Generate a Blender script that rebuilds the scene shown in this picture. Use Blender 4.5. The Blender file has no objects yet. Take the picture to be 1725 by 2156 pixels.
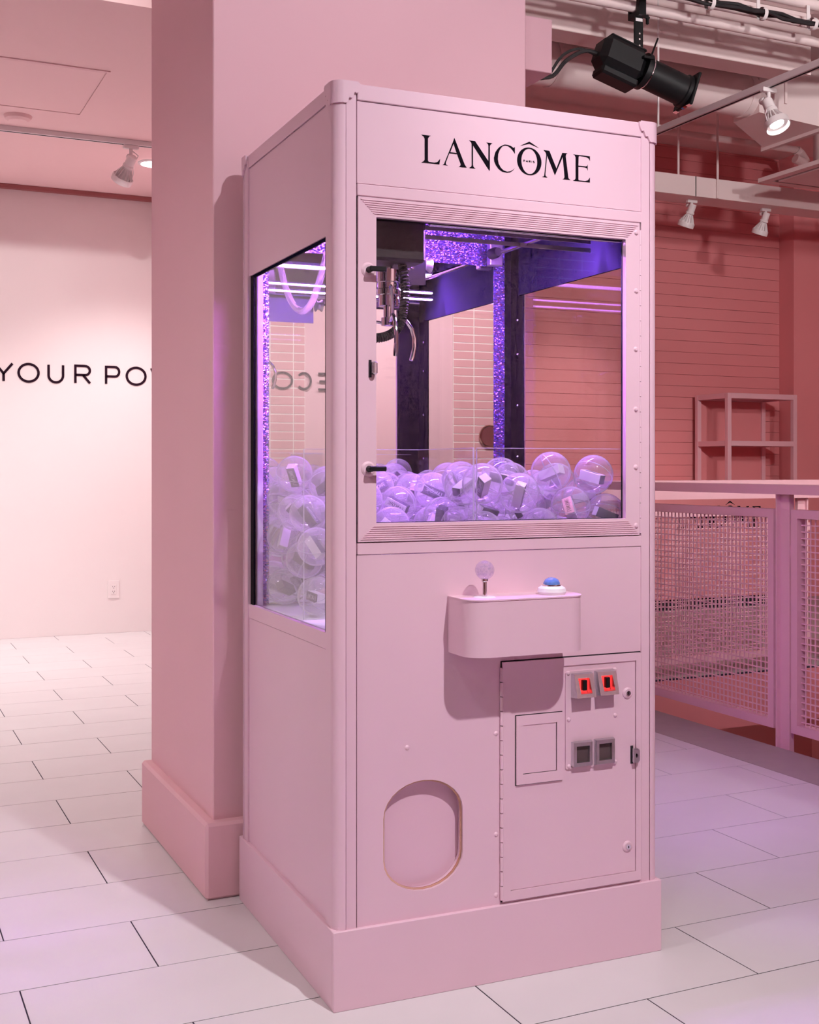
import bpy, math, random
from mathutils import Vector, Matrix
from mathutils.geometry import tessellate_polygon

scene = bpy.context.scene
COL = scene.collection
R = math.radians
V = Vector

# ------------------------------------------------------------------ camera, world, exposure
cam_data = bpy.data.cameras.new('camera')
cam = bpy.data.objects.new('camera', cam_data)
COL.objects.link(cam)
cam.location = (-0.93646, -2.40591, 1.16682)
cam.rotation_euler = (R(90), 0, -R(24.8737))
cam_data.sensor_fit = 'HORIZONTAL'
cam_data.sensor_width = 36.0
cam_data.lens = 2535.6 / 1725 * 36.0
cam_data.shift_x = 0.0
cam_data.shift_y = -(1078.0 - 985.6) / 1725.0
cam_data.clip_start = 0.05
scene.camera = cam

world = bpy.data.worlds.new('world')
scene.world = world
world.use_nodes = True
world.node_tree.nodes['Background'].inputs[0].default_value = (0.9, 0.55, 0.6, 1)
world.node_tree.nodes['Background'].inputs[1].default_value = 0.02

vs = scene.view_settings
vs.view_transform = 'Standard'
vs.look = 'None'
vs.gamma = 1.0
vs.use_curve_mapping = False
vs.exposure = 0.4
cy = scene.cycles
cy.max_bounces = 8
cy.diffuse_bounces = 4
cy.glossy_bounces = 5
cy.transmission_bounces = 8
cy.transparent_max_bounces = 26
cy.use_adaptive_sampling = True
cy.adaptive_threshold = 0.1
cy.adaptive_min_samples = 14
cy.caustics_reflective = False
cy.caustics_refractive = False
cy.sample_clamp_indirect = 6.0

# lamp powers (W): spots, downlights and a few lamps added as fill; LED strip strength
P_KEY = 250.0
P_PILLAR = 150.0
P_SECOND = 30.0
P_RAIL_FILL = 150.0
P_WASH = 225.0
P_DOWN = 130.0
P_TRACK = 40.0
P_FRONT = 125.0
P_FAR = 45.0
P_HALL_FILL = 95.0
P_UP_FILL = 700.0
E_LED = 510.0
KEY_COL = (1.0, 0.97, 1.02)
WARM_COL = (1.0, 0.95, 0.95)

# ------------------------------------------------------------------ materials
MATS = {}


def mat(name, col, rough=0.5, metal=0.0, noise=0.0, nscale=40.0, bump=0.0, emit=None, estr=0.0, spec=0.5, coat=0.0):
    if name in MATS:
        return MATS[name]
    m = bpy.data.materials.new(name)
    m.use_nodes = True
    nt = m.node_tree
    b = nt.nodes['Principled BSDF']
    b.inputs['Base Color'].default_value = (*col, 1)
    b.inputs['Roughness'].default_value = rough
    b.inputs['Metallic'].default_value = metal
    b.inputs['Specular IOR Level'].default_value = spec
    b.inputs['Coat Weight'].default_value = coat
    if emit:
        b.inputs['Emission Color'].default_value = (*emit, 1)
        b.inputs['Emission Strength'].default_value = estr
    if noise or bump:
        tc = nt.nodes.new('ShaderNodeTexCoord')
        nz = nt.nodes.new('ShaderNodeTexNoise')
        nz.inputs['Scale'].default_value = nscale
        nz.inputs['Detail'].default_value = 5
        nt.links.new(tc.outputs['Object'], nz.inputs['Vector'])
        if noise:
            mx = nt.nodes.new('ShaderNodeMix')
            mx.data_type = 'RGBA'
            mx.inputs[6].default_value = (*[c * (1 - noise) for c in col], 1)
            mx.inputs[7].default_value = (*[min(1, c * (1 + noise)) for c in col], 1)
            nt.links.new(nz.outputs['Fac'], mx.inputs[0])
            nt.links.new(mx.outputs[2], b.inputs['Base Color'])
        if bump:
            bp = nt.nodes.new('ShaderNodeBump')
            bp.inputs['Strength'].default_value = bump
            bp.inputs['Distance'].default_value = 0.002
            nt.links.new(nz.outputs['Fac'], bp.inputs['Height'])
            nt.links.new(bp.outputs[0], b.inputs['Normal'])
    MATS[name] = m
    return m


def glass_mat(name, tint, ior=1.45, haze=0.0, haze_col=(1, 1, 1), rough=0.0, rim=0.0):
    m = bpy.data.materials.new(name)
    m.use_nodes = True
    nt = m.node_tree
    nt.nodes.clear()
    out = nt.nodes.new('ShaderNodeOutputMaterial')
    tr = nt.nodes.new('ShaderNodeBsdfTransparent')
    tr.inputs[0].default_value = (*tint, 1)
    gl = nt.nodes.new('ShaderNodeBsdfGlossy')
    gl.inputs['Roughness'].default_value = rough
    # thin-sheet Fresnel (Schlick), the same from both sides of the sheet
    geo = nt.nodes.new('ShaderNodeNewGeometry')
    dt = nt.nodes.new('ShaderNodeVectorMath')
    dt.operation = 'DOT_PRODUCT'
    nt.links.new(geo.outputs['Normal'], dt.inputs[0])
    nt.links.new(geo.outputs['Incoming'], dt.inputs[1])

    def mth(op, a, b=None):
        n_ = nt.nodes.new('ShaderNodeMath')
        n_.operation = op
        for i_, q_ in enumerate((a, b)):
            if q_ is None:
                continue
            if isinstance(q_, (int, float)):
                n_.inputs[i_].default_value = q_
            else:
                nt.links.new(q_, n_.inputs[i_])
        return n_.outputs[0]
    f0 = ((ior - 1) / (ior + 1)) ** 2
    c_ = mth('ABSOLUTE', dt.outputs['Value'])
    p5 = mth('POWER', mth('SUBTRACT', 1.0, c_), 5.0)
    fac = mth('ADD', mth('MULTIPLY', p5, 1 - f0), f0)
    mx = nt.nodes.new('ShaderNodeMixShader')
    nt.links.new(fac, mx.inputs[0])
    last = tr
    if haze:
        df = nt.nodes.new('ShaderNodeBsdfDiffuse')
        df.inputs[0].default_value = (*haze_col, 1)
        tl = nt.nodes.new('ShaderNodeBsdfTranslucent')
        tl.inputs[0].default_value = (*haze_col, 1)
        a = nt.nodes.new('ShaderNodeMixShader')
        a.inputs[0].default_value = 0.5
        nt.links.new(df.outputs[0], a.inputs[1])
        nt.links.new(tl.outputs[0], a.inputs[2])
        h = nt.nodes.new('ShaderNodeMixShader')
        h.inputs[0].default_value = haze
        if rim:
            e_ = mth('MULTIPLY', mth('POWER', mth('SUBTRACT', 1.0, c_), 3.0), rim)
            nt.links.new(mth('ADD', e_, haze), h.inputs[0])
        nt.links.new(tr.outputs[0], h.inputs[1])
        nt.links.new(a.outputs[0], h.inputs[2])
        last = h
    nt.links.new(last.outputs[0], mx.inputs[1])
    nt.links.new(gl.outputs[0], mx.inputs[2])
    nt.links.new(mx.outputs[0], out.inputs[0])
    MATS[name] = m
    return m


PINK = (0.80, 0.455, 0.53)
PAINT = mat('machine_pink_paint', (0.79, 0.54, 0.625), 0.42, noise=0.02, nscale=6, bump=0.02)
WALLP = mat('wall_pink_paint', (0.82, 0.50, 0.54), 0.75, noise=0.02, nscale=3, bump=0.04)
WHITEWALL = mat('wall_pale_pink_paint', (0.84, 0.755, 0.75), 0.8, noise=0.015, nscale=3)
DIM_PINK = mat('dimmed_pink_paint', (0.76, 0.27, 0.285), 0.8, noise=0.04, nscale=2, bump=0.05)  # same pink as the other walls, the hall's dimness put into the colour
CEILP = mat('pale_ceiling_paint', (0.84, 0.70, 0.69), 0.8, noise=0.03, nscale=4)
LOWCEIL = mat('low_ceiling_pink_paint', (0.91, 0.65, 0.65), 0.85, noise=0.01, nscale=3)
RAILP = mat('railing_pink_paint', (0.80, 0.46, 0.51), 0.45, noise=0.02)
BLACKP = mat('gloss_black_paint', (0.006, 0.004, 0.008), 0.5, spec=0.06)
LINER = mat('dark_violet_liner', (0.012, 0.010, 0.030), 0.6, spec=0.0)
BLACKM = mat('matte_black', (0.006, 0.006, 0.007), 0.5, spec=0.3)
BLACKI = mat('black_ink', (0.004, 0.002, 0.006), 0.8, spec=0.1)
CHROME = mat('chrome', (0.82, 0.80, 0.82), 0.12, 1.0)
STEEL = mat('brushed_steel', (0.66, 0.64, 0.68), 0.32, 1.0, noise=0.12, nscale=120)
GAP = mat('dark_gap', (0.02, 0.012, 0.018), 0.9)
WHITEP = mat('white_plastic', (0.85, 0.83, 0.84), 0.3)
WHITEM = mat('white_enamel', (0.82, 0.76, 0.76), 0.4)
MIRROR = mat('mirror', (0.86, 0.86, 0.88), 0.01, 1.0)
BRASS = mat('brass_trim', (0.75, 0.52, 0.34), 0.18, 1.0)
LED = mat('violet_led', (0.4, 0.2, 0.6), 0.4, emit=(0.56, 0.20, 1.0), estr=E_LED)
LENS = mat('lit_lamp_lens', (1, 1, 1), 0.4, emit=(1.0, 0.98, 0.95), estr=14.0)
LENS_OFF = mat('lamp_lens', (0.75, 0.72, 0.72), 0.2)
REDLED = mat('red_lit_window', (0.5, 0.03, 0.03), 0.3, emit=(1.0, 0.035, 0.035), estr=1.5)
BLUED = mat('blue_plastic_dome', (0.12, 0.24, 0.62), 0.08, coat=0.5)
GROUT = mat('floor_joint', (0.035, 0.025, 0.045), 0.9)
CONC = mat('kerb_concrete', (0.40, 0.33, 0.32), 0.6, noise=0.1, nscale=14, bump=0.03)
TRAYW = mat('white_tray', (0.8, 0.78, 0.82), 0.4)
ROSE = mat('rose_gold', (0.85, 0.55, 0.45), 0.15, 1.0)
CART_W = mat('white_carton', (0.80, 0.74, 0.80), 0.45)
CART_D = mat('dark_carton', (0.055, 0.045, 0.085), 0.35)
CART_P = mat('peach_carton', (0.80, 0.46, 0.40), 0.45)
TILEP = mat('pink_wall_tile', (0.78, 0.40, 0.42), 0.18)
TILEG = mat('pale_grout', (0.93, 0.84, 0.80), 0.7)
BLUETAPE = mat('blue_tape', (0.1, 0.3, 0.7), 0.5)
REDTAPE = mat('red_tape', (0.6, 0.05, 0.04), 0.5)
WIREB = mat('black_cable', (0.02, 0.018, 0.02), 0.5)
GLASS = glass_mat('window_glass', (0.98, 0.98, 0.985), 1.33)
ACRYL = glass_mat('clear_acrylic', (0.985, 0.98, 0.995), 1.2)
CAPS = glass_mat('clear_capsule_plastic', (0.975, 0.97, 0.985), 1.55, haze=0.18, haze_col=(0.97, 0.93, 0.99), rough=0.04, rim=0.5)
CAPRIM = glass_mat('capsule_seam_plastic', (0.9, 0.88, 0.94), 1.5, haze=0.45, haze_col=(0.95, 0.92, 1.0), rough=0.05)
HOSE = glass_mat('clear_hose', (0.82, 0.78, 0.80), 1.5, haze=0.35, haze_col=(0.9, 0.85, 0.85), rough=0.05)
CRYSTAL = glass_mat('crystal_ball', (0.88, 0.85, 0.92), 1.45, haze=0.14, haze_col=(0.95, 0.93, 1.0), rough=0.03)
FLAP = mat('smoky_pink_flap', (0.80, 0.52, 0.61), 0.16, coat=0.4)
TINT = glass_mat('smoked_glass_plate', (0.35, 0.28, 0.36), 1.5)


def hologram():
    m = bpy.data.materials.new('holographic_foil')
    m.use_nodes = True
    nt = m.node_tree
    b = nt.nodes['Principled BSDF']
    tc = nt.nodes.new('ShaderNodeTexCoord')
    mp = nt.nodes.new('ShaderNodeMapping')
    mp.inputs['Rotation'].default_value = (0, R(35), 0)
    mp.inputs['Scale'].default_value = (1.0, 1.0, 1.9)
    vo = nt.nodes.new('ShaderNodeTexVoronoi')
    vo.inputs['Scale'].default_value = 230
    nt.links.new(tc.outputs['Object'], mp.inputs['Vector'])
    nt.links.new(mp.outputs[0], vo.inputs['Vector'])
    sep = nt.nodes.new('ShaderNodeSeparateColor')
    nt.links.new(vo.outputs['Color'], sep.inputs[0])
    cr = nt.nodes.new('ShaderNodeValToRGB')
    e = cr.color_ramp.elements
    e[0].position = 0.0
    e[0].color = (0.07, 0.05, 0.26, 1)
    e[1].position = 1.0
    e[1].color = (1.0, 0.30, 0.36, 1)
    for p, c in ((0.35, (0.14, 0.10, 0.50, 1)), (0.55, (0.30, 0.24, 0.80, 1)), (0.72, (0.55, 0.20, 0.70, 1)), (0.86, (0.75, 0.55, 0.95, 1))):
        n = cr.color_ramp.elements.new(p)
        n.color = c
    nt.links.new(sep.outputs[0], cr.inputs[0])
    nt.links.new(cr.outputs[0], b.inputs['Base Color'])
    b.inputs['Metallic'].default_value = 0.92
    b.inputs['Roughness'].default_value = 0.28
    # each facet leans its own way
    geo = nt.nodes.new('ShaderNodeNewGeometry')
    sub = nt.nodes.new('ShaderNodeVectorMath')
    sub.operation = 'SUBTRACT'
    sub.inputs[1].default_value = (0.5, 0.5, 0.5)
    nt.links.new(vo.outputs['Color'], sub.inputs[0])
    sc = nt.nodes.new('ShaderNodeVectorMath')
    sc.operation = 'SCALE'
    sc.inputs['Scale'].default_value = 0.75
    nt.links.new(sub.outputs[0], sc.inputs[0])
    ad = nt.nodes.new('ShaderNodeVectorMath')
    nt.links.new(geo.outputs['Normal'], ad.inputs[0])
    nt.links.new(sc.outputs[0], ad.inputs[1])
    no = nt.nodes.new('ShaderNodeVectorMath')
    no.operation = 'NORMALIZE'
    nt.links.new(ad.outputs[0], no.inputs[0])
    nt.links.new(no.outputs[0], b.inputs['Normal'])
    return m


HOLO = hologram()


def tile_mats():
    out = []
    rnd = random.Random(4)
    for i in range(4):
        k = 1 + (rnd.random() - 0.5) * 0.06
        m = mat('floor_tile_stone_%d' % i, (0.71 * k, 0.675 * k, 0.68 * k), 0.38, noise=0.05, nscale=5, bump=0.02, spec=0.4)
        out.append(m)
    return out


TILES = tile_mats()


# ------------------------------------------------------------------ mesh helpers
class MB:
    def __init__(self):
        self.v, self.f, self.mi, self.sm = [], [], [], []

    def add(self, vs, fs, mi=0, smooth=False, M=None):
        o = len(self.v)
        for p in vs:
            p = V(p)
            self.v.append(tuple(M @ p) if M else tuple(p))
        for f in fs:
            self.f.append(tuple(o + i for i in f))
            self.mi.append(mi)
            self.sm.append(smooth)
        return self

    def box(self, x0, x1, y0, y1, z0, z1, b=0.0, mi=0, M=None):
        if b <= 0:
            vs = [(x, y, z) for x in (x0, x1) for y in (y0, y1) for z in (z0, z1)]
            fs = [(0, 1, 3, 2), (4, 6, 7, 5), (0, 4, 5, 1), (2, 3, 7, 6), (0, 2, 6, 4), (1, 5, 7, 3)]
            return self.add(vs, fs, mi, False, M)
        b = min(b, (x1 - x0) * .45, (y1 - y0) * .45, (z1 - z0) * .45)
        vs, idx = [], {}
        for ix, X in enumerate((x0, x1)):
            for iy, Y in enumerate((y0, y1)):
                for iz, Z in enumerate((z0, z1)):
                    sx, sy, sz = (b, -b)[ix], (b, -b)[iy], (b, -b)[iz]
                    for a, p in (('x', (X, Y + sy, Z + sz)), ('y', (X + sx, Y, Z + sz)), ('z', (X + sx, Y + sy, Z))):
                        idx[(ix, iy, iz, a)] = len(vs)
                        vs.append(p)
        g = lambda *k: idx[k]
        fs = []
        for s in (0, 1):
            fs.append((g(s, 0, 0, 'x'), g(s, 0, 1, 'x'), g(s, 1, 1, 'x'), g(s, 1, 0, 'x')))
            fs.append((g(0, s, 0, 'y'), g(1, s, 0, 'y'), g(1, s, 1, 'y'), g(0, s, 1, 'y')))
            fs.append((g(0, 0, s, 'z'), g(0, 1, s, 'z'), g(1, 1, s, 'z'), g(1, 0, s, 'z')))
            for t in (0, 1):
                fs.append((g(s, t, 0, 'x'), g(s, t, 1, 'x'), g(s, t, 1, 'y'), g(s, t, 0, 'y')))
                fs.append((g(s, 0, t, 'x'), g(s, 1, t, 'x'), g(s, 1, t, 'z'), g(s, 0, t, 'z')))
                fs.append((g(0, s, t, 'y'), g(1, s, t, 'y'), g(1, s, t, 'z'), g(0, s, t, 'z')))
                for w in (0, 1):
                    fs.append((g(s, t, w, 'x'), g(s, t, w, 'y'), g(s, t, w, 'z')))
        return self.add(vs, fs, mi, False, M)

    def lathe(self, prof, seg=24, mi=0, smooth=True, M=None, a0=0.0, a1=2 * math.pi):
        full = abs(a1 - a0) > 6.28
        n = seg if full else seg + 1
        vs, fs = [], []
        for i in range(n):
            a = a0 + (a1 - a0) * i / seg
            for r, z in prof:
                vs.append((r * math.cos(a), r * math.sin(a), z))
        k = len(prof)
        for i in range(seg):
            j = (i + 1) % n
            for q in range(k - 1):
                fs.append((i * k + q, j * k + q, j * k + q + 1, i * k + q + 1))
        return self.add(vs, fs, mi, smooth, M)

    def tube(self, pts, r, seg=10, mi=0, smooth=True, closed=False, caps=True, M=None):
        pts = [V(p) for p in pts]
        n = len(pts)
        rs = r if isinstance(r, (list, tuple)) else [r] * n
        vs, fs = [], []
        prev = None
        for i, p in enumerate(pts):
            if closed:
                t = (pts[(i + 1) % n] - pts[i - 1]).normalized()
            else:
                t = (pts[min(i + 1, n - 1)] - pts[max(i - 1, 0)]).normalized()
            if prev is None:
                up = V((0, 0, 1)) if abs(t.z) < 0.9 else V((1, 0, 0))
                nrm = t.cross(up).normalized()
            else:
                nrm = (prev - t * prev.dot(t)).normalized()
            prev = nrm
            bi = t.cross(nrm)
            for k in range(seg):
                a = 2 * math.pi * k / seg
                vs.append(p + (nrm * math.cos(a) + bi * math.sin(a)) * rs[i])
        for i in range(n if closed else n - 1):
            j = (i + 1) % n
            for k in range(seg):
                l = (k + 1) % seg
                fs.append((i * seg + k, i * seg + l, j * seg + l, j * seg + k))
        if caps and not closed:
            fs.append(tuple(range(seg))[::-1])
            fs.append(tuple((n - 1) * seg + k for k in range(seg)))
        return self.add(vs, fs, mi, smooth, M)

    def poly(self, loops, fn, d0, d1, mi=0):
        """flat outline (with holes) given as 2-D loops, pushed from depth d0 to d1; fn(a, b, d) -> xyz"""
        flat = [p for l in loops for p in l]
        tris = tessellate_polygon([[V((a, b, 0)) for a, b in l] for l in loops])
        n = len(flat)
        vs = [fn(a, b, d0) for a, b in flat] + [fn(a, b, d1) for a, b in flat]
        fs = [tuple(t) for t in tris] + [tuple(n + i for i in t[::-1]) for t in tris]
        o = 0
        for l in loops:
            k = len(l)
            for i in range(k):
                j = (i + 1) % k
                fs.append((o + i, o + j, n + o + j, n + o + i))
            o += k
        return self.add(vs, fs, mi)

    def build(self, name, mats, parent=None, kind=None):
        me = bpy.data.meshes.new(name)
        me.from_pydata(self.v, [], self.f)
        if not isinstance(mats, (list, tuple)):
            mats = [mats]
        for m in mats:
            me.materials.append(m)
        me.polygons.foreach_set('material_index', self.mi)
        me.polygons.foreach_set('use_smooth', [True] * len(self.f))
        me.update()
        import bmesh
        bm = bmesh.new()
        bm.from_mesh(me)
        bmesh.ops.recalc_face_normals(bm, faces=bm.faces)
        bm.to_mesh(me)
        bm.free()
        me.set_sharp_from_angle(angle=R(32))
        o = bpy.data.objects.new(name, me)
        COL.objects.link(o)
        if parent:
            o.parent = parent
        if kind:
            o['kind'] = kind
        return o


def tag(o, label, cat, group=None):
    o['label'] = label
    o['category'] = cat
    if group:
        o['group'] = group
    return o


def thing(name, label, cat, loc=(0, 0, 0), rz=0.0, group=None):
    o = bpy.data.objects.new(name, None)
    COL.objects.link(o)
    o.location = loc
    o.rotation_euler = (0, 0, rz)
    o.empty_display_size = 0.1
    return tag(o, label, cat, group)


def link_copy(src, name, parent=None, M=None):
    o = bpy.data.objects.new(name, src.data)
    COL.objects.link(o)
    o.parent = parent
    if M is not None:
        o.matrix_local = M
    return o


def rot_to(d, up=(0, 0, 1)):
    """matrix whose local -Z points along d"""
    return V(d).normalized().to_track_quat('-Z', 'Y').to_matrix().to_4x4()


def T(x, y, z):
    return Matrix.Translation((x, y, z))


def bez(pp, t):
    n = len(pp) - 1
    i = min(int(t * n), n - 1)
    u = t * n - i
    p0, p1, p2, p3 = pp[max(i - 1, 0)], pp[i], pp[i + 1], pp[min(i + 2, n)]
    return .5 * ((2 * p1) + (p2 - p0) * u + (2 * p0 - 5 * p1 + 4 * p2 - p3) * u * u + (3 * p1 - p0 - 3 * p2 + p3) * u ** 3)


def strokes(mb, lines, t, fn, d0, d1, mi=0):
    """pen strokes: every polyline becomes a band of width t"""
    for ln in lines:
        closed = ln[0] == ln[-1]
        pts = [V((a, b)) for a, b in ln]
        if closed:
            pts = pts[:-1]
        n = len(pts)
        L, Rr = [], []
        for i, p in enumerate(pts):
            a = pts[i - 1] if (i > 0 or closed) else None
            b = pts[(i + 1) % n] if (i < n - 1 or closed) else None
            d1v = (p - a).normalized() if a is not None else None
            d2v = (b - p).normalized() if b is not None else None
            if d1v is None:
                d1v = d2v
            if d2v is None:
                d2v = d1v
            n1, n2 = V((-d1v.y, d1v.x)), V((-d2v.y, d2v.x))
            m = (n1 + n2)
            if m.length < 1e-6:
                m = n1
            m.normalize()
            k = t / 2 / max(0.35, m.dot(n1))
            L.append(p + m * k)
            Rr.append(p - m * k)
        vs, fs = [], []
        for i in range(n):
            for q in (L[i], Rr[i]):
                vs.append(fn(q.x, q.y, d0))
                vs.append(fn(q.x, q.y, d1))
        for i in range(n if closed else n - 1):
            j = (i + 1) % n
            a, b = 4 * i, 4 * j
            fs += [(a, a + 2, b + 2, b), (a + 1, b + 1, b + 3, a + 3), (a, b, b + 1, a + 1), (a + 2, a + 3, b + 3, b + 2)]
        if not closed:
            e = 4 * (n - 1)
            fs += [(0, 1, 3, 2), (e, e + 2, e + 3, e + 1)]
        mb.add(vs, fs, mi)


def arc(cx, cy_, rx, ry, a0, a1, n=20):
    return [(cx + rx * math.cos(R(a0 + (a1 - a0) * i / n)), cy_ + ry * math.sin(R(a0 + (a1 - a0) * i / n))) for i in range(n + 1)]


def ellipse(cx, cy_, rx, ry, n=40):
    e = arc(cx, cy_, rx, ry, 0, 360, n)
    e[-1] = e[0]
    return e


# sans capitals in a 1 x 1 box (x scaled by the letter's own width)
def glyph(c):
    if c == 'Y':
        return [[(0, 1), (.5, .42), (1, 1)], [(.5, .46), (.5, 0)]]
    if c == 'O':
        return [ellipse(.5, .5, .5, .5)]
    if c == 'U':
        return [[(0.02, 1), (0.02, .40)] + arc(.5, .40, .48, .40, 180, 360, 16)[1:-1] + [(.98, .40), (.98, 1)]]
    if c == 'R':
        return [[(.03, 0), (.03, 1), (.62, 1)] + arc(.66, .735, .30, .265, 90, -90, 12)[1:] + [(.03, .47)], [(.52, .47), (.97, 0)]]
    if c == 'P':
        return [[(.03, 0), (.03, 1), (.62, 1)] + arc(.66, .72, .30, .28, 90, -90, 12)[1:] + [(.03, .44)]]
    if c == 'W':
        return [[(0, 1), (.26, 0), (.5, .9), (.74, 0), (1, 1)]]
    if c == 'E':
        return [[(.95, 1), (.04, 1), (.04, 0), (.95, 0)], [(.04, .51), (.85, .51)]]
    if c == 'B':
        return [[(.04, .53), (.6, .53)] + arc(.62, .765, .28, .235, -90, 90, 10) + [(.04, 1), (.04, 0), (.6, 0)] + arc(.64, .265, .32, .265, -90, 90, 10) + [(.5, .53)]]
    if c == 'C':
        return [arc(.52, .5, .5, .5, 42, 318, 26)]
    if c == 'M':
        return [[(.04, 0), (.04, 1), (.5, .25), (.96, 1), (.96, 0)]]
    if c == 'A':
        return [[(0, 0), (.5, 1), (1, 0)], [(.2, .33), (.8, .33)]]
    if c == 'I':
        return [[(.5, 0), (.5, 1)]]
    if c == 'S':
        return [arc(.5, .74, .42, .26, 40, 270, 12) + arc(.5, .24, .44, .26, 90, -140, 12)[1:]]
    return []


def write(mb, c, x0, x1, z0, z1, t, fn, d0, d1):
    g = [[(x0 + t / 2 + a * (x1 - x0 - t), z0 + t / 2 + b * (z1 - z0 - t)) for a, b in ln] for ln in glyph(c)]
    strokes(mb, g, t, fn, d0, d1)


# serif capitals of the marquee lettering, metres on the panel (x, z)
LOGO = {
    'L': [[(0.21, 1.906), (0.233, 1.906), (0.229, 1.904), (0.226, 1.899), (0.226, 1.85), (0.228, 1.8475), (0.242, 1.847), (0.249, 1.849), (0.256, 1.857), (0.254, 1.8445), (0.21, 1.8445), (0.216, 1.848), (0.218, 1.851), (0.218, 1.898), (0.216, 1.902)]],
    'A': [[(0.291, 1.908), (0.317, 1.85), (0.322, 1.844), (0.303, 1.844), (0.306, 1.847), (0.307, 1.85), (0.298, 1.8718), (0.2785, 1.8718), (0.270, 1.85), (0.270, 1.846), (0.275, 1.844), (0.262, 1.844), (0.266, 1.847), (0.267, 1.85), (0.288, 1.899)], [(0.289, 1.8945), (0.297, 1.8745), (0.281, 1.8745)]],
    'N': [[(0.328, 1.906), (0.343, 1.906), (0.377, 1.864), (0.377, 1.899), (0.376, 1.903), (0.372, 1.906), (0.387, 1.906), (0.383, 1.903), (0.3805, 1.899), (0.3805, 1.843), (0.379, 1.843), (0.3378, 1.896), (0.3378, 1.852), (0.339, 1.847), (0.344, 1.844), (0.328, 1.844), (0.333, 1.847), (0.3345, 1.85), (0.3345, 1.899), (0.333, 1.903)]],
    'C': [[(0.445, 1.904), (0.442, 1.901), (0.434, 1.905), (0.426, 1.9065), (0.419, 1.9065), (0.413, 1.904), (0.406, 1.900), (0.400, 1.894), (0.395, 1.887), (0.393, 1.881), (0.391, 1.873), (0.392, 1.865), (0.396, 1.857), (0.403, 1.849), (0.412, 1.844), (0.425, 1.8425), (0.433, 1.8445), (0.440, 1.849), (0.445, 1.8555), (0.440, 1.8508), (0.433, 1.8468), (0.425, 1.845), (0.416, 1.847), (0.409, 1.852), (0.403, 1.861), (0.401, 1.871), (0.402, 1.883), (0.406, 1.893), (0.412, 1.901), (0.419, 1.9042), (0.426, 1.9042), (0.433, 1.901), (0.440, 1.895), (0.445, 1.888)]],
    'O': [ellipse(0.483, 1.8745, 0.032, 0.0318)[:-1], ellipse(0.483, 1.8745, 0.021, 0.0292)[:-1]],
    '^': [[(0.459, 1.908), (0.483, 1.920), (0.508, 1.908), (0.483, 1.9152)]],
    'M': [[(0.521, 1.9045), (0.536, 1.9045), (0.555, 1.865), (0.571, 1.9035), (0.585, 1.9035), (0.581, 1.901), (0.580, 1.896), (0.587, 1.848), (0.588, 1.845), (0.593, 1.842), (0.572, 1.842), (0.576, 1.844), (0.577, 1.848), (0.572, 1.894), (0.551, 1.849), (0.530, 1.893), (0.5255, 1.849), (0.526, 1.845), (0.531, 1.842), (0.517, 1.842), (0.522, 1.844), (0.523, 1.849), (0.528, 1.894), (0.527, 1.899)]],
    'E': [[(0.601, 1.903), (0.646, 1.903), (0.646, 1.892), (0.643, 1.898), (0.635, 1.9005), (0.617, 1.901), (0.615, 1.899), (0.6145, 1.878), (0.635, 1.878), (0.639, 1.880), (0.640, 1.883), (0.640, 1.869), (0.638, 1.874), (0.633, 1.8755), (0.6145, 1.8755), (0.6145, 1.845), (0.616, 1.8435), (0.633, 1.8435), (0.641, 1.846), (0.646, 1.853), (0.646, 1.8412), (0.600, 1.8412), (0.605, 1.844), (0.607, 1.847), (0.607, 1.897), (0.605, 1.901)]],
}


def logo(mb, fn, d0, d1, mi=0):
    """LANCOME with circumflex and the small PARIS; fn maps panel metres"""
    for k, loops in LOGO.items():
        mb.poly(loops, fn, d0, d1, mi)


def paris(mb, fn, d0, d1):
    x = 0.4672
    for c, w in (('P', .0048), ('A', .0056), ('R', .0050), ('I', .0024), ('S', .0046)):
        write(mb, c, x, x + w, 1.8718, 1.8768, 0.0010, fn, d0, d1)
        x += w + .0019


# ================================================================== THE ROOM
XL, XR, YF, YB = -3.6, 7.2, -5.14, 6.214
ZH, ZL = 4.0, 3.101
PX = 1.30                      # added unseen partition, keeps bay light out of the stair hall
PIT = (2.58, 4.30, -2.6, 3.05)  # stair opening


def struct(name, mb, m):
    o = mb.build(name, m, kind='structure')
    return o


# floor slab with the stair opening
fl = MB()
for a in ((XL, PIT[0], YF, YB), (PIT[0], XR, PIT[3], YB), (PIT[1], XR, YF, PIT[3]), (PIT[0], PIT[1], YF, PIT[2])):
    fl.box(a[0], a[1], a[2], a[3], -0.30, -0.0014)
floor = struct('floor', fl, GROUT)

# tiles: 0.312 x 0.624, running bond, each a piece of its own
TL, TW, GJ, XE = 0.6235, 0.3115, 0.0032, 2.29
tile_mesh = {}


def tile(x0, x1, y0, y1, i):
    lx, ly = x1 - x0 - GJ, y1 - y0 - GJ
    key = (round(lx, 3), round(ly, 3), i % 4)
    if key not in tile_mesh:
        mb = MB()
        mb.box(-lx / 2, lx / 2, -ly / 2, ly / 2, -0.0014, 0.0, 0.0005)
        o = mb.build('tile', TILES[i % 4], floor)
        tile_mesh[key] = o
    else:
        o = link_copy(tile_mesh[key], 'tile', floor)
    o.location = ((x0 + x1) / 2, (y0 + y1) / 2, 0)
    return o


CAMP = cam.location
CYAW = R(24.8737)


def pix(x, y, z=0.0):
    dx, dy = x - CAMP.x, y - CAMP.y
    lat = dx * math.cos(CYAW) - dy * math.sin(CYAW)
    dep = dx * math.sin(CYAW) + dy * math.cos(CYAW)
    if dep < 0.2:
        return None
    return 862.5 + 2535.6 * lat / dep, 985.6 - 2535.6 * (z - CAMP.z) / dep


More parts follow.
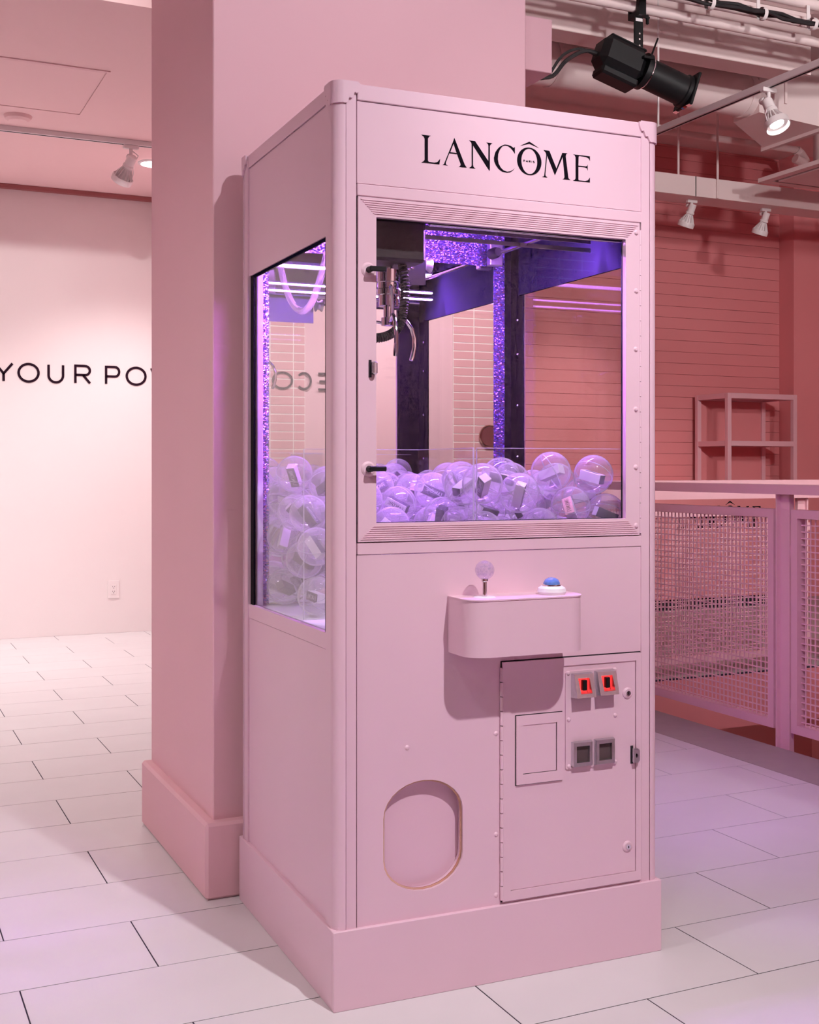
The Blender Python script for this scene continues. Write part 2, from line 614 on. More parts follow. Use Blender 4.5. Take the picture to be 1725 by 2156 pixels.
rt = random.Random(11)
row0, joint0 = 0.400, 0.340   # measured joints
rest = MB()
n_tile = 0
r_lo, r_hi = math.floor((YF - row0) / TW), math.ceil((YB - row0) / TW)
for r in range(r_lo, r_hi):
    y0, y1 = max(YF, row0 + r * TW), min(YB, row0 + (r + 1) * TW)
    off = joint0 + (TL / 2 if r % 2 else 0)
    c0 = math.floor((XL - off) / TL)
    for c in range(c0, math.ceil((XE - off) / TL) + 1):
        x0, x1 = max(XL, off + c * TL), min(XE, off + (c + 1) * TL)
        if x1 - x0 < 0.02:
            continue
        seen = False
        for q in ((x0, y0), (x1, y0), (x0, y1), (x1, y1), ((x0 + x1) / 2, (y0 + y1) / 2)):
            p = pix(*q)
            if p and -120 < p[0] < 1850 and p[1] < 2260:
                seen = True
        if x0 > PX - .1 and y0 > 2.7:
            seen = False
        if seen:
            tile(x0, x1, y0, y1, rt.randrange(4))
            n_tile += 1
        else:
            rest.box(x0 + GJ / 2, x1 - GJ / 2, y0 + GJ / 2, y1 - GJ / 2, -0.0014, 0.0)
o = rest.build('tile_field', TILES[0], floor)
o['kind'] = 'stuff'
# plain concrete kerb beside the stair opening and the far landing
kb = MB()
kb.box(XE + .002, PIT[0], YF, PIT[3], -0.0014, 0.0)
kb.box(PIT[0], XR, PIT[3], PIT[3] + .25, -0.0014, 0.0)
kb.build('kerb_strip', CONC, floor)
kb = MB()
kb.box(XE + .002, XR, PIT[3] + .252, YB, -0.0014, 0.0)
kb.box(PIT[1], XR, YF, PIT[3], -0.0014, 0.0)
kb.build('landing_floor', mat('landing_concrete', (0.50, 0.42, 0.41), 0.5, noise=0.06, nscale=3), floor)

# fascia of the stair opening
fs_ = MB()
fs_.box(PIT[0] + .001, PIT[0] + .012, PIT[2], PIT[3], -0.33, -0.012)
fs_.box(PIT[0] + .012, PIT[1] - .012, PIT[3] - .012, PIT[3] - .001, -0.31, -0.012)
fs_.box(PIT[1] - .012, PIT[1] - .001, PIT[2], PIT[3], -0.33, -0.012)
struct('trim_1', fs_, DIM_PINK)
low = MB()
low.box(0.5, XR, -4.0, YB, -2.9, -2.8)
struct('floor_lower', low, mat('lower_floor_stone', (0.45, 0.22, 0.22), 0.6, noise=0.05))
lw = MB()
lw.box(0.4, 0.5, -4.0, YB, -2.8, -0.31)
lw.box(XR, XR + .1, -4.0, YB, -2.8, -0.31)
lw.box(0.5, XR, YB, YB + .1, -2.8, -0.31)
lw.box(0.5, XR, -4.1, -4.0, -2.8, -0.31)
struct('wall_lower', lw, DIM_PINK)

# walls
w = MB()
w.box(XL, PX, YB, YB + .12, 0, ZH)
struct('wall_back_left', w, WHITEWALL)
w = MB()
w.box(PX, XR, YB, YB + .12, 0, ZH)
wall_back = struct('wall_back_right', w, mat('coral_joint', (0.66, 0.22, 0.23), 0.9))
# wide boards of the far wall, thin joints between them
bz, k = 0.0, 0
bh = 0.0995
while bz < ZH - .01:
    z1 = min(ZH, bz + bh)
    mb = MB()
    mb.box(PX, XR, YB - .012, YB, bz + .001, z1 - .001, 0.0015)
    mb.build('board', DIM_PINK, wall_back)
    bz = z1
w = MB()
w.box(XR, XR + .12, YF, YB + .12, 0, ZH)
struct('wall_right', w, DIM_PINK)
w = MB()
w.box(6.80, XR, YB - .20, YB - .013, 0, ZH)
struct('wall_corner_column', w, DIM_PINK)
w = MB()
w.box(XL - .12, XL, YF - .12, YB + .12, 0, ZH)
struct('wall_left', w, WALLP)
w = MB()
w.box(XL, XR, YF - .12, YF, 0, ZH)
wall_front = struct('wall_front', w, WALLP)
w = MB()
w.box(PX, PX + .10, 2.645, YB, 0, ZH)
struct('wall_added_partition', w, WALLP)  # unseen wall, added to part the bright bay from the dim hall

# ceilings
w = MB()
w.box(XL, XR, YF, 2.645, ZH, ZH + .1)
w.box(PX, XR, 2.645, YB, ZH, ZH + .1)
struct('ceiling', w, CEILP)
w = MB()
w.box(XL, PX, 2.645, YB, ZL, ZH + .1)
lowc = struct('ceiling_low', w, LOWCEIL)
# solid strip under the low ceiling, shade of the gap put into its colour
w = MB()
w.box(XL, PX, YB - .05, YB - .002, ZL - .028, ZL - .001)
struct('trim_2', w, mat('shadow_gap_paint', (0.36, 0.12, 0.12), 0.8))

# pillar and its base
w = MB()
w.box(-0.041, 0.944, 0.80, 1.543, 0, ZH, 0.003)
pil = struct('pillar', w, WALLP)
w = MB()
w.box(-0.071, 0.974, 0.765, 1.556, 0, 0.207, 0.008)
w.build('baseboard', WALLP, pil)
w = MB()
w.box(0.944, 1.10, 0.90, 1.50, 2.43, 2.602, 0.002)
w.build('boxed_ledge', WALLP, pil)

# ------------------------------------------------------------------ front wall as the mirror shows it
tb = None
cells = [(1.64, 2.008), (3.275, 3.76)]
tile_o = None
for (xa, xb) in cells:
    mb = MB()
    mb.box(xa, xb, YF, YF + .008, 0.9, 2.75)
    strip = mb.build('tile_backing', TILEG, wall_front)
    zz = 0.905
    while zz + .064 < 2.75:
        x = xb if xa < 3 else xa
        for c in range(3):
            if xa < 3:
                x1 = xb - c * .188 - (.094 if c else 0)
                x0 = max(xa, xb - .094 - c * .188)
                if c == 0:
                    x0, x1 = xb - .094, xb
                else:
                    x0, x1 = xb - .094 - c * .188, xb - .094 - (c - 1) * .188
            else:
                x0, x1 = xa + c * .188, xa + (c + 1) * .188
            x0, x1 = max(x0, xa), min(x1, xb)
            if x1 - x0 < .03:
                continue
            key = ('t', round(x1 - x0, 3))
            if key not in tile_mesh:
                m2 = MB()
                L = x1 - x0 - .008
                m2.box(-L / 2, L / 2, 0, .003, .004, .064, .001)
                tile_mesh[key] = m2.build('wall_tile', TILEP, wall_front)
                to = tile_mesh[key]
            else:
                to = link_copy(tile_mesh[key], 'wall_tile', wall_front)
            to.location = ((x0 + x1) / 2, YF + .008, zz)
        zz += .068

# wall lettering, real letters a few millimetres thick
def wall_text(name, seq, y, d, z0, z1, t, m, label, x_of=lambda a: a):
    th = thing(name, label, 'lettering', ((seq[0][1] + seq[-1][2]) / 2, y, z0))
    for c, a, b in seq:
        mb = MB()
        a2, b2 = x_of(a) - th.location.x, x_of(b) - th.location.x
        write(mb, c, min(a2, b2), max(a2, b2), 0, z1 - z0, t, lambda p, q, dd: ((p if d < 0 else (a2 + b2) - p), dd, q), 0.0, d * .004)
        mb.build('letter', m, th)
    return th


INKV = mat('plum_letter_paint', (0.02, 0.006, 0.015), 0.8, spec=0.1)
wall_text('wall_lettering', [('Y', -.060, .072), ('O', .096, .244), ('U', .293, .411), ('R', .473, .596), ('P', .685, .800), ('O', .833, .983), ('W', 1.008, 1.215)],
          YB - .0005, -1, 1.754, 1.891, .0165, INKV, 'dark sans capitals reading YOUR POW on the pale wall behind the pillar')
wall_text('wall_lettering', [('E', 2.10, 2.21), ('C', 1.935, 2.062), ('O', 1.738, 1.908), ('M', 1.52, 1.685), ('E', 1.36, 1.47)],
          YF + .0165, 1, 1.775, 1.915, .0165, INKV, 'dark sans capitals on the opposite wall, mirrored inside the glass cabinet')

# outlet on the pale back wall
ot = thing('power_outlet', 'pale pink power outlet plate low on the bright back wall', 'outlet', (0.748, YB, 0.308))
mb = MB()
mb.box(-.040, .040, -.007, -.0005, -.063, .063, .003)
mb.build('cover_plate', WHITEWALL, ot)
mb = MB()
mb.box(-.017, .017, -.010, -.007, -.034, .034, .002)
ins = mb.build('socket_insert', WHITEWALL, ot)
for zz in (-.017, .017):
    mb = MB()
    mb.box(-.008, -.0055, -.0105, -.0095, zz, zz + .008)
    mb.box(.0055, .008, -.0105, -.0095, zz, zz + .008)
    mb.box(-.0025, .0025, -.0105, -.0095, zz - .009, zz - .004)
    mb.build('slot', GAP, ins)

# round mirror seen reflected
rm = thing('round_mirror', 'small round mirror with rose gold rim on the tiled wall, seen reflected', 'mirror', (3.60, YF + .016, 1.43))
mb = MB()
mb.lathe([(.080, .001), (.080, .018), (.090, .022), (.096, .014), (.096, .001), (.080, .001)], 40, M=Matrix.Rotation(R(-90), 4, 'X'))
mb.build('rim', ROSE, rm)
mb = MB()
mb.lathe([(0, .010), (.081, .010), (.081, .002)], 40, M=Matrix.Rotation(R(-90), 4, 'X'))
mb.build('mirror_glass', MIRROR, rm)

# ------------------------------------------------------------------ low ceiling fittings
hp = thing('access_hatch', 'flush pink access hatch set in the low ceiling', 'hatch', (-.06, 3.93, ZL))
mb = MB()
mb.poly([[(-.32, -.40), (.27, -.40), (.27, .40), (-.32, .40)], [(-.305, -.385), (.255, -.385), (.255, .385), (-.305, .385)]], lambda a, b, d: (a, b, d), -.0005, -.006)
mb.build('hatch_frame', LOWCEIL, hp)
mb = MB()
mb.box(-.300, .250, -.376, .380, -.004, -.0005, .001)
mb.build('hatch_panel', LOWCEIL, hp)
mb = MB()
mb.box(-.1, .250, -.3845, -.3765, -.003, -.0005)
mb.build('open_gap', GAP, hp)
sd = MB()
sd.lathe([(0, -.030), (.05, -.030), (.068, -.018), (.075, -.002), (.075, 0), (0, 0)], 32, M=T(-.106, 4.50, ZL))
tag(sd.build('smoke_detector', LOWCEIL), 'round pink detector disc on the low ceiling beside the access hatch', 'detector')


def bar_track(name, label, a, b, m=WHITEM, w_=.018, h_=.03, rods=()):
    a, b = V(a), V(b)
    d = (b - a)
    t_ = thing(name, label, 'light track', tuple(a))
    L = d.length
    ang = math.atan2(d.y, d.x)
    Mx = Matrix.Rotation(ang, 4, 'Z')
    mb = MB()
    mb.box(0, L, -w_, w_, -h_, 0, .002, M=Mx)
    mb.build('rail', m, t_)
    mb = MB()
    mb.box(.02, L - .02, -w_ * .35, w_ * .35, -h_ - .0008, -h_ + .002, M=Mx)
    mb.build('slot', GAP, t_)
    for s in rods:
        mb = MB()
        p = d.normalized() * s
        mb.tube([(p.x, p.y, 0), (p.x, p.y, ZH - a.z)], .006, 8)
        mb.box(p.x - .02, p.x + .02, p.y - .02, p.y + .02, -.004, .012)
        mb.build('hanger_rod', m, t_)
    return t_


def track_lamp(label, at, aim, lit=False, power=0.0, cone=50, blend=.5, color=(1, 1, 1), group=None, name='track_spotlight', drop=.10, size=.05, glow=None):
    """white lamp with a finned head under a track; at = point on the track's underside"""
    at, aim = V(at), V(aim)
    t_ = thing(name, label, 'spotlight', tuple(at), group=group)
    pv = V((0, 0, -drop))
    d = (aim - (at + pv)).normalized()
    M0 = T(*pv) @ rot_to(d)
    mb = MB()
    mb.box(-.045, .045, -.014, .014, -.022, 0, .003)
    mb.tube([(0, 0, -.02), (0, 0, -drop + .01)], .010, 10)
    mb.lathe([(0, -.030), (.017, -.030), (.020, -.018), (.017, -.006), (0, -.006)], 14, M=T(.0, .024, -drop + .03) @ Matrix.Rotation(R(90), 4, 'X'))
    mb.build('track_adapter', WHITEM, t_)
    mb = MB()
    mb.lathe([(0, .03), (.024, .03), (.028, .024), (.028, -.028), (.033, -.034), (.033, -.044), (.024, -.05)], 24, M=M0)
    mb.build('socket', WHITEM, t_)
    mb = MB()
    mb.lathe([(.024, -.048), (.030, -.075), (.046, -.112), (.049, -.118)], 28, M=M0)
    hd = mb.build('lamp_head', STEEL if False else WHITEM, t_)
    for k in range(16):
        a = 2 * math.pi * k / 16
        mb2 = MB() if k == 0 else mb2
        Mk = M0 @ Matrix.Rotation(a, 4, 'Z')
        mb2.add([(.026, -.001, -.05), (.031, -.001, -.055), (.060, -.001, -.112), (.047, -.001, -.116), (.026, .001, -.05), (.031, .001, -.055), (.060, .001, -.112), (.047, .001, -.116)],
                [(0, 1, 2, 3), (7, 6, 5, 4), (0, 4, 5, 1), (1, 5, 6, 2), (2, 6, 7, 3)], M=Mk)
    mb2.build('cooling_fins', WHITEM, hd)
    mb = MB()
    mb.lathe([(.048, -.112), (.062, -.110), (.064, -.116), (.063, -.146), (.060, -.148), (.056, -.140), (.054, -.125)], 32, M=M0)
    mb.build('front_ring', WHITEM, t_)
    mb = MB()
    mb.lathe([(.036, -.127), (.054, -.125)], 32, M=M0)
    mb.build('reflector', WHITEM, t_)
    mb = MB()
    mb.lathe([(0, -.1275), (.036, -.127)], 32, M=M0)
    mb.build('lens', LENS if lit else LENS_OFF, t_)
    mb = MB()
    mb.tube([tuple(M0 @ V((.030 * s0, 0, z))) for s0, z in ((1, -.035), (1.9, -.075), (2.15, -.115))], .0025, 6)
    mb.build('wire_clip', WHITEM, t_)
    mb = MB()
    mb.tube([tuple(M0 @ V((-.030 * s0, 0, z))) for s0, z in ((1, -.035), (1.9, -.075), (2.15, -.115))], .0025, 6)
    mb.build('wire_clip', WHITEM, t_)
    mb = MB()
    mb.tube([(0, .02, -.02), (.05, .03, -.05), (.03, .04, -drop), (0, .02, -drop - .02)], .004, 6)
    mb.build('flex_cable', WHITEM, t_)
    if power:
        ld = bpy.data.lights.new('lamp_light', 'SPOT')
        ld.energy = power
        ld.spot_size = R(cone)
        ld.spot_blend = blend
        ld.shadow_soft_size = size
        ld.color = color
        lo = bpy.data.objects.new('lamp_light', ld)
        COL.objects.link(lo)
        lo.parent = t_
        lo.matrix_local = M0 @ T(0, 0, -.155)
    return t_


bar_track('ceiling_track', 'pale light track fixed under the low ceiling of the bright bay', (-2.2, 4.73, ZL), (PX, 4.73, ZL), rods=())
track_lamp('white finned spotlight on the low ceiling track, beside the pillar', (.56, 4.73, ZL - .03), (-.1, 6.1, 1.2), drop=.09)
# recessed downlight half behind the pillar
def downlight(label, x, y, power):
    dl = thing('recessed_downlight', label, 'downlight', (x, y, ZL))
    mb = MB()
    mb.lathe([(.075, -.001), (.080, -.012), (.095, -.008), (.098, -.001)], 32)
    mb.build('trim_ring', WHITEM, dl)
    mb = MB()
    mb.lathe([(0, -.002), (.078, -.002)], 32)
    mb.build('lens', LENS, dl)
    ld = bpy.data.lights.new('downlight_lamp', 'SPOT')
    ld.energy = power
    ld.spot_size = R(115)
    ld.spot_blend = .8
    ld.shadow_soft_size = .07
    ld.color = WARM_COL
    lo = bpy.data.objects.new('downlight_lamp', ld)
    COL.objects.link(lo)
    lo.parent = dl
    lo.location = (0, 0, -.02)


downlight('lit round recessed downlight in the low ceiling beside the pillar', .80, 5.20, P_DOWN)
downlight('added recessed fill downlight in the low ceiling, before the access hatch', -1.15, 3.5, P_DOWN * .8)  # added out of view, bounces light off the floor onto the low ceiling
downlight('added recessed fill downlight in the low ceiling, beyond the ceiling track', -1.15, 5.3, P_DOWN * .8)  # second added downlight for the ceiling bounce

# ------------------------------------------------------------------ stair hall ceiling
# straight track with the lit lamp
TZ, TX = 3.15, 3.33
bar_track('hanging_track', 'white light track hung on rods across the stair hall', (TX, 4.0, TZ), (TX, -2.9, TZ), w_=.019, h_=.036, rods=(.65, 2.05, 4.2, 6.2))
track_lamp('lit white finned spotlight on the hanging track of the stair hall', (TX, 2.42, TZ - .036), (3.42, 1.35, 0.9), lit=True, power=P_TRACK, cone=70, blend=.9, color=(1, .96, .98), drop=.085)

# long box beam (cable tray) with two more lamps
tr = thing('cable_tray', 'long pale box tray hung in front of the coral wall', 'tray', (4.0, 4.9, 3.21))
mb = MB()
mb.box(0, 3.2, 0, .02, 0, .15, .002)
mb.build('side_plate', CEILP, tr)
mb = MB()
mb.box(0, 3.2, 0.02, .24, 0, .012, .002)
mb.build('bottom_plate', CEILP, tr)
for xx in (.82, 2.35):
    mb = MB()
    mb.box(xx, xx + .006, -.003, .0, .0, .15)
    mb.build('joint', GAP, tr)
for xx in (.70, 1.02, 1.07, 2.45):
    mb = MB()
    mb.tube([(xx, .05 if xx != 1.02 else -.01, .0), (xx, .05 if xx != 1.02 else -.01, ZH - 3.21)], .009 if xx != 1.07 else .005, 8)
    mb.build('hanger_rod', CEILP, tr)
track_lamp('unlit white finned spotlight under the tray, on the side of the machine', (4.88, 5.02, 3.21), (4.55, 5.9, 1.0), group=None, drop=.06)
track_lamp('unlit white finned spotlight under the tray, on the side of the shelf', (5.60, 5.02, 3.21), (5.3, 5.9, 1.0), group=None, drop=.06)

# ducts, pipes
def duct_thing(name, label, cat, parts, group=None):
    t_ = thing(name, label, cat, parts[0][2])
    o0 = V(parts[0][2])
    for nm, fnb, _, m in parts:
        mb = MB()
        fnb(mb)
        for i, v in enumerate(mb.v):
            mb.v[i] = tuple(V(v) - o0)
        mb.build(nm, m, t_)
    return t_


cyl_x = lambda x0, x1, y, z, r, seg=28: (lambda mb: mb.tube([(x0, y, z), (x1, y, z)], r, seg))
duct_thing('round_duct', 'fat round pale duct running under the hall ceiling into a square box', 'duct', [
    ('pipe', cyl_x(1.45, 4.56, 4.02, 3.68, .140), (1.45, 4.02, 3.68), CEILP),
    ('seam_band', cyl_x(4.50, 4.53, 4.02, 3.68, .146), None, CEILP),
    ('seam_band', cyl_x(3.00, 3.03, 4.02, 3.68, .146), None, CEILP),
    ('square_box', lambda mb: mb.add([(4.56, 3.90, 3.54), (4.56, 4.16, 3.54), (4.56, 4.16, 3.82), (4.56, 3.90, 3.82), (4.95, 3.72, 3.44), (4.95, 4.30, 3.44), (4.95, 4.30, 3.86), (4.95, 3.72, 3.86), (5.03, 3.72, 3.44), (5.03, 4.30, 3.44), (5.03, 4.30, 3.86), (5.03, 3.72, 3.86)],
                                     [(0, 1, 2, 3), (0, 1, 5, 4), (1, 2, 6, 5), (2, 3, 7, 6), (3, 0, 4, 7), (4, 5, 9, 8), (5, 6, 10, 9), (6, 7, 11, 10), (7, 4, 8, 11), (8, 9, 10, 11)]), None, CEILP),
    ('flange', lambda mb: mb.box(4.94, 4.965, 3.70, 4.32, 3.42, 3.88), None, CEILP),
    ('strap', lambda mb: mb.box(4.60, 4.62, 3.70, 3.71, 3.55, ZH), None, CEILP),
])
duct_thing('box_duct', 'flat sided pale duct casing against the hall ceiling', 'duct', [
    ('casing', lambda mb: mb.box(1.45, 4.456, 3.60, 3.98, 3.83, ZH - .002, .003), (1.45, 3.6, 3.83), CEILP),
    ('lip', lambda mb: mb.box(1.45, 4.456, 3.55, 3.60, 3.80, 3.84, .003), None, CEILP),
])
duct_thing('ceiling_beam', 'deep pale ceiling beam face in front of the round duct', 'beam', [
    ('beam_face', lambda mb: mb.box(1.45, 4.456, 3.35, 3.53, 3.62, ZH - .002, .004), (1.45, 3.35, 3.62), CEILP),
    ('strap', lambda mb: mb.box(4.46, 4.50, 3.36, 3.38, 3.62, ZH - .002), None, CEILP),
])
for (yy, zz, rr, lb) in ((3.00, 3.665, .030, 'lowest pale conduit pipe above the black stage light'), (2.93, 3.735, .030, 'middle pale conduit pipe above the black stage light'),
                         (2.86, 3.81, .030, 'highest pale conduit pipe above the black stage light'), (5.60, 3.905, .030, 'pale pipe close to the top of the coral wall')):
    mb = MB()
    x0, x1 = (1.45, XR - .01) if yy < 4 else (3.0, 6.45)
    mb.tube([(x0, yy, zz), (x1, yy, zz)], rr, 14)
    if yy > 4:
        mb.tube([(6.45, yy, zz), (6.50, yy, zz - .03), (6.50, yy - .05, zz - .10), (6.46, yy - .08, zz - .13), (6.36, yy - .08, zz - .10)], .04, 12)
    for hx in (3.4, 5.2):
        mb.box(hx, hx + .02, yy - .004, yy + .004, zz + rr - .002, ZH)
    tag(mb.build('conduit_pipe', CEILP), lb, 'pipe', None)
# black cables tied along the upper conduit
rc = random.Random(5)
cb = thing('cable_bundle', 'black cables tied with white straps along the ceiling conduits', 'cable', (2.7, 2.795, 3.665))
for k in range(3):
    mb = MB()
    pts = []
    for i in range(34):
        pts.append((i * .105, (k - 1) * .014 + rc.uniform(-.012, .012), rc.uniform(-.008, .014) + (k % 2) * .012))
    mb.tube(pts, .010, 7)
    mb.build('cable', WIREB, cb)
for i in range(9):
    mb = MB()
    mb.box(.19 + i * .36, .212 + i * .36, .034, .038, .0, .122)
    mb.lathe([(.035, -.012), (.036, 0), (.035, .012)], 16, M=T(.2 + i * .36, .0, .004) @ Matrix.Rotation(R(90), 4, 'Y'))
    mb.build('tie_strap', WHITEM, cb)
# ceiling cassette
cs = thing('ceiling_diffuser', 'square white air diffuser on a round neck above the stairs', 'air diffuser', (5.07, 3.72, 3.25))
mb = MB()
mb.poly([[(0, 0), (.78, 0), (.78, .78), (0, .78)], [(.07, .07), (.71, .07), (.71, .71), (.07, .71)]], lambda a, b, d: (a, b, d), 0, .03)
mb.build('outer_frame', CEILP, cs)
mb = MB()
mb.add([(.07, .07, .03), (.71, .07, .03), (.71, .71, .03), (.07, .71, .03), (.20, .20, .10), (.58, .20, .10), (.58, .58, .10), (.20, .58, .10)], [(0, 1, 5, 4), (1, 2, 6, 5), (2, 3, 7, 6), (3, 0, 4, 7), (4, 5, 6, 7)])
mb.build('throat', BLACKM, cs)
mb = MB()
mb.box(.10, .68, .10, .68, -.004, .012, .004)
mb.build('centre_plate', CEILP, cs)
mb = MB()
mb.tube([(.39, .39, .10), (.39, .39, ZH - 3.25)], .17, 28)
mb.build('neck_duct', CEILP, cs)
# ------------------------------------------------------------------ stage light
sl = thing('stage_spotlight', 'black ellipsoidal stage light clamped below the ceiling conduits', 'stage light', (2.925, 2.98, 3.665))
axis = V((.50, -.06, -.165)).normalized()
C0 = V((.030, .0, -.350))
MS = T(*C0) @ rot_to(axis)     # -Z along the beam
mb = MB()
mb.box(-.085, .085, -.085, .085, .015, .285, .035, M=MS)
mb.build('lamp_housing', BLACKM, sl)
mb = MB()
mb.box(-.065, .065, -.130, -.080, .03, .255, .012, M=MS)
mb.box(-.055, .055, .080, .098, .03, .255, .012, M=MS)
mb.build('heat_sink', BLACKM, sl)
mb = MB()
mb.lathe([(.05, .02), (.098, .015), (.098, -.012), (.05, -.016)], 28, M=MS)
mb.build('shutter_ring', BLACKM, sl)
mb = MB()
mb.lathe([(.0, -.012), (.082, -.014), (.082, -.25), (.090, -.255), (.090, -.275), (.076, -.275), (.074, -.21), (0, -.21)], 32, M=MS)
br = mb.build('lens_barrel', BLACKM, sl)
mb = MB()
mb.lathe([(.0825, -.020), (.0845, -.022), (.0845, -.028), (.0825, -.030)], 32, M=MS)
mb.build('bright_ring', CHROME, br)
mb = MB()
mb.box(-.094, .094, -.094, .094, -.295, -.278, .004, M=MS)
mb.build('frame_holder', BLACKM, br)
mb = MB()
mb.box(.050, .085, -.0965, -.0935, -.297, -.276, M=MS)
mb.build('chrome_clip', CHROME, br)
mb = MB()
mb.box(-.085, -.050, -.0965, -.0935, -.297, -.276, M=MS)
mb.build('chrome_clip', CHROME, br)
mb = MB()
mb.box(.0, .018, -.0975, -.0935, -.292, -.278, M=MS)
mb.build('blue_tape', BLUETAPE, br)
mb = MB()
mb.box(.019, .036, -.0975, -.0935, -.292, -.278, M=MS)
mb.build('red_tape', REDTAPE, br)
for s in (-1, 1):
    mb = MB()
    mb.box(s * .085 - .004, s * .085 + .004, -.02, .02, -.33, .01, .002) if False else mb.tube([MS @ V((s * .05, .08, 0)), MS @ V((s * .09, .16, .01))], .005, 6)
    mb.build('shutter_handle', BLACKM, sl)
mb = MB()
mb.box(-.028, .028, -.006, .006, -.30, -.055, .002)
mb.box(-.034, .034, -.10, .10, -.315, -.300, .002, M=None)
mb.build('yoke', BLACKM, sl)
mb = MB()
mb.poly([[(-.040, -.062), (.065, -.062), (.065, .045), (.053, .045), (.053, -.0325), (-.0125, -.0325), (-.0125, .030), (-.040, .030)]], lambda a, b, d: (d, a, b), -.022, .022)
mb.tube([(.02, 0, -.050), (.07, 0, -.055)], .008, 8)
mb.box(.052, .066, -.007, .007, -.09, -.040, .002)
mb.build('pipe_clamp', BLACKM, sl)
mb = MB()
mb.box(-.022, .022, -.0075, -.006, -.085, -.068)
mb.build('label_sticker', WHITEP, sl)
for zz in (-.15, -.18, -.215):
    mb = MB()
    mb.lathe([(0, .0), (.005, .0)], 10, M=T(.004, -.0066, zz) @ Matrix.Rotation(R(90), 4, 'X'))
    mb.build('slot_hole', CEILP, sl)
mb = MB()
e0 = MS @ V((0, -.02, .285))
c1 = [e0, e0 + V((-.08, 0, .0)), e0 + V((-.18, .02, -.06)), e0 + V((-.26, .03, -.15)), e0 + V((-.36, .05, -.16))]
c2 = [e0 + V((0, .02, 0)), e0 + V((-.10, .02, .015)), e0 + V((-.20, .03, -.035)), e0 + V((-.28, .05, -.15)), e0 + V((-.36, .06, -.165))]
mb.tube([bez(c1, q / 24) for q in range(25)], .011, 8)
mb.tube([bez(c2, q / 24) for q in range(25)], .008, 8)
mb.build('power_cable', WIREB, sl)
mb = MB()
mb.box(-.19, .0, -.118, -.086, .030, .038, .003, M=Matrix.Rotation(R(6), 4, 'Y'))
mb.build('slotted_bracket', CEILP, sl)

# ================================================================== RAILINGS, SHELF, DESK
def mesh_panel(parent, u0, u1, z0, z1, fn, pitch=.027, fr=.036, dp=.024):
    """framed wire panel in the plane fn(u, z, d)"""
    for (a, b, c, d) in ((u0, u1, z0, z0 + fr), (u0, u1, z1 - fr, z1), (u0, u0 + fr, z0 + fr, z1 - fr), (u1 - fr, u1, z0 + fr, z1 - fr)):
        mb = MB()
        mb.poly([[(a, c), (b, c), (b, d), (a, d)]], fn, -dp, dp)
        mb.build('panel_frame', RAILP, parent)
    mb = MB()
    u = u0 + fr + pitch * .5
    while u < u1 - fr:
        mb.poly([[(u - .0024, z0 + fr - .002), (u + .0024, z0 + fr - .002), (u + .0024, z1 - fr + .002), (u - .0024, z1 - fr + .002)]], fn, -.0025, .0020)
        u += pitch
    z = z0 + fr + pitch * .5
    while z < z1 - fr:
        mb.poly([[(u0 + fr - .002, z - .0024), (u1 - fr + .002, z - .0024), (u1 - fr + .002, z + .0024), (u0 + fr - .002, z + .0024)]], fn, -.0020, .0040)
        z += pitch
    o = mb.build('wire_mesh', RAILP, parent)
    o['kind'] = 'stuff'


def railing(name, label, origin, axis, spans, posts, rail, top=1.098, floor_z=-.18, low=1.058):
    """axis 'x' or 'y'; spans = panel intervals, posts = post positions along the axis"""
    t_ = thing(name, label, 'railing', origin)
    if axis == 'y':
        fn = lambda u, z, d: (d, u, z)
    else:
        fn = lambda u, z, d: (u, -d, z)
    for (a, b) in spans:
        mesh_panel(t_, a, b, .072, low - .063, fn)
    for p in posts:
        mb = MB()
        mb.poly([[(p - .027, floor_z), (p + .027, floor_z), (p + .027, low - .001), (p - .027, 1.057)]], fn, -.012, .012)
        mb.poly([[(p + .027, floor_z), (p + .036, floor_z), (p + .036, low - .001), (p + .027, 1.057)]], fn, -.03, .03)
        po = mb.build('post', RAILP, t_)
        for zz in (.80, .165):
            mb = MB()
            mb.poly([[(p - .045, zz), (p + .070, zz), (p + .070, zz + .045), (p - .045, zz + .045)]], fn, -.006, .018)
            mb.build('bracket', RAILP, po)
    mb = MB()
    mb.poly([[(rail[0], low), (rail[1], low), (rail[1], top), (rail[0], top)]], fn, -.055, .055)
    mb.build('handrail', RAILP, t_)
    return t_


railing('stair_railing', 'pink wire mesh railing along the near edge of the stair opening', (2.612, 0, 0), 'y', [(1.55, 2.98), (0.04, 1.447), (-1.48, -.06)], [1.495, -.012], (-1.6, 3.02))
railing('stair_railing', 'pink wire mesh railing on the far side of the stair opening, before the shelf', (0, 3.09, 0), 'x', [(2.70, 4.08)], [4.16], (2.67, 4.30), floor_z=0, low=.992)
railing('stair_railing', 'pink wire mesh railing across the stairs on the coral wall side', (4.36, 0, 0), 'y', [(1.55, 2.96), (0.04, 1.447)], [1.495, -.012], (-.1, 3.03), floor_z=0, low=.992)

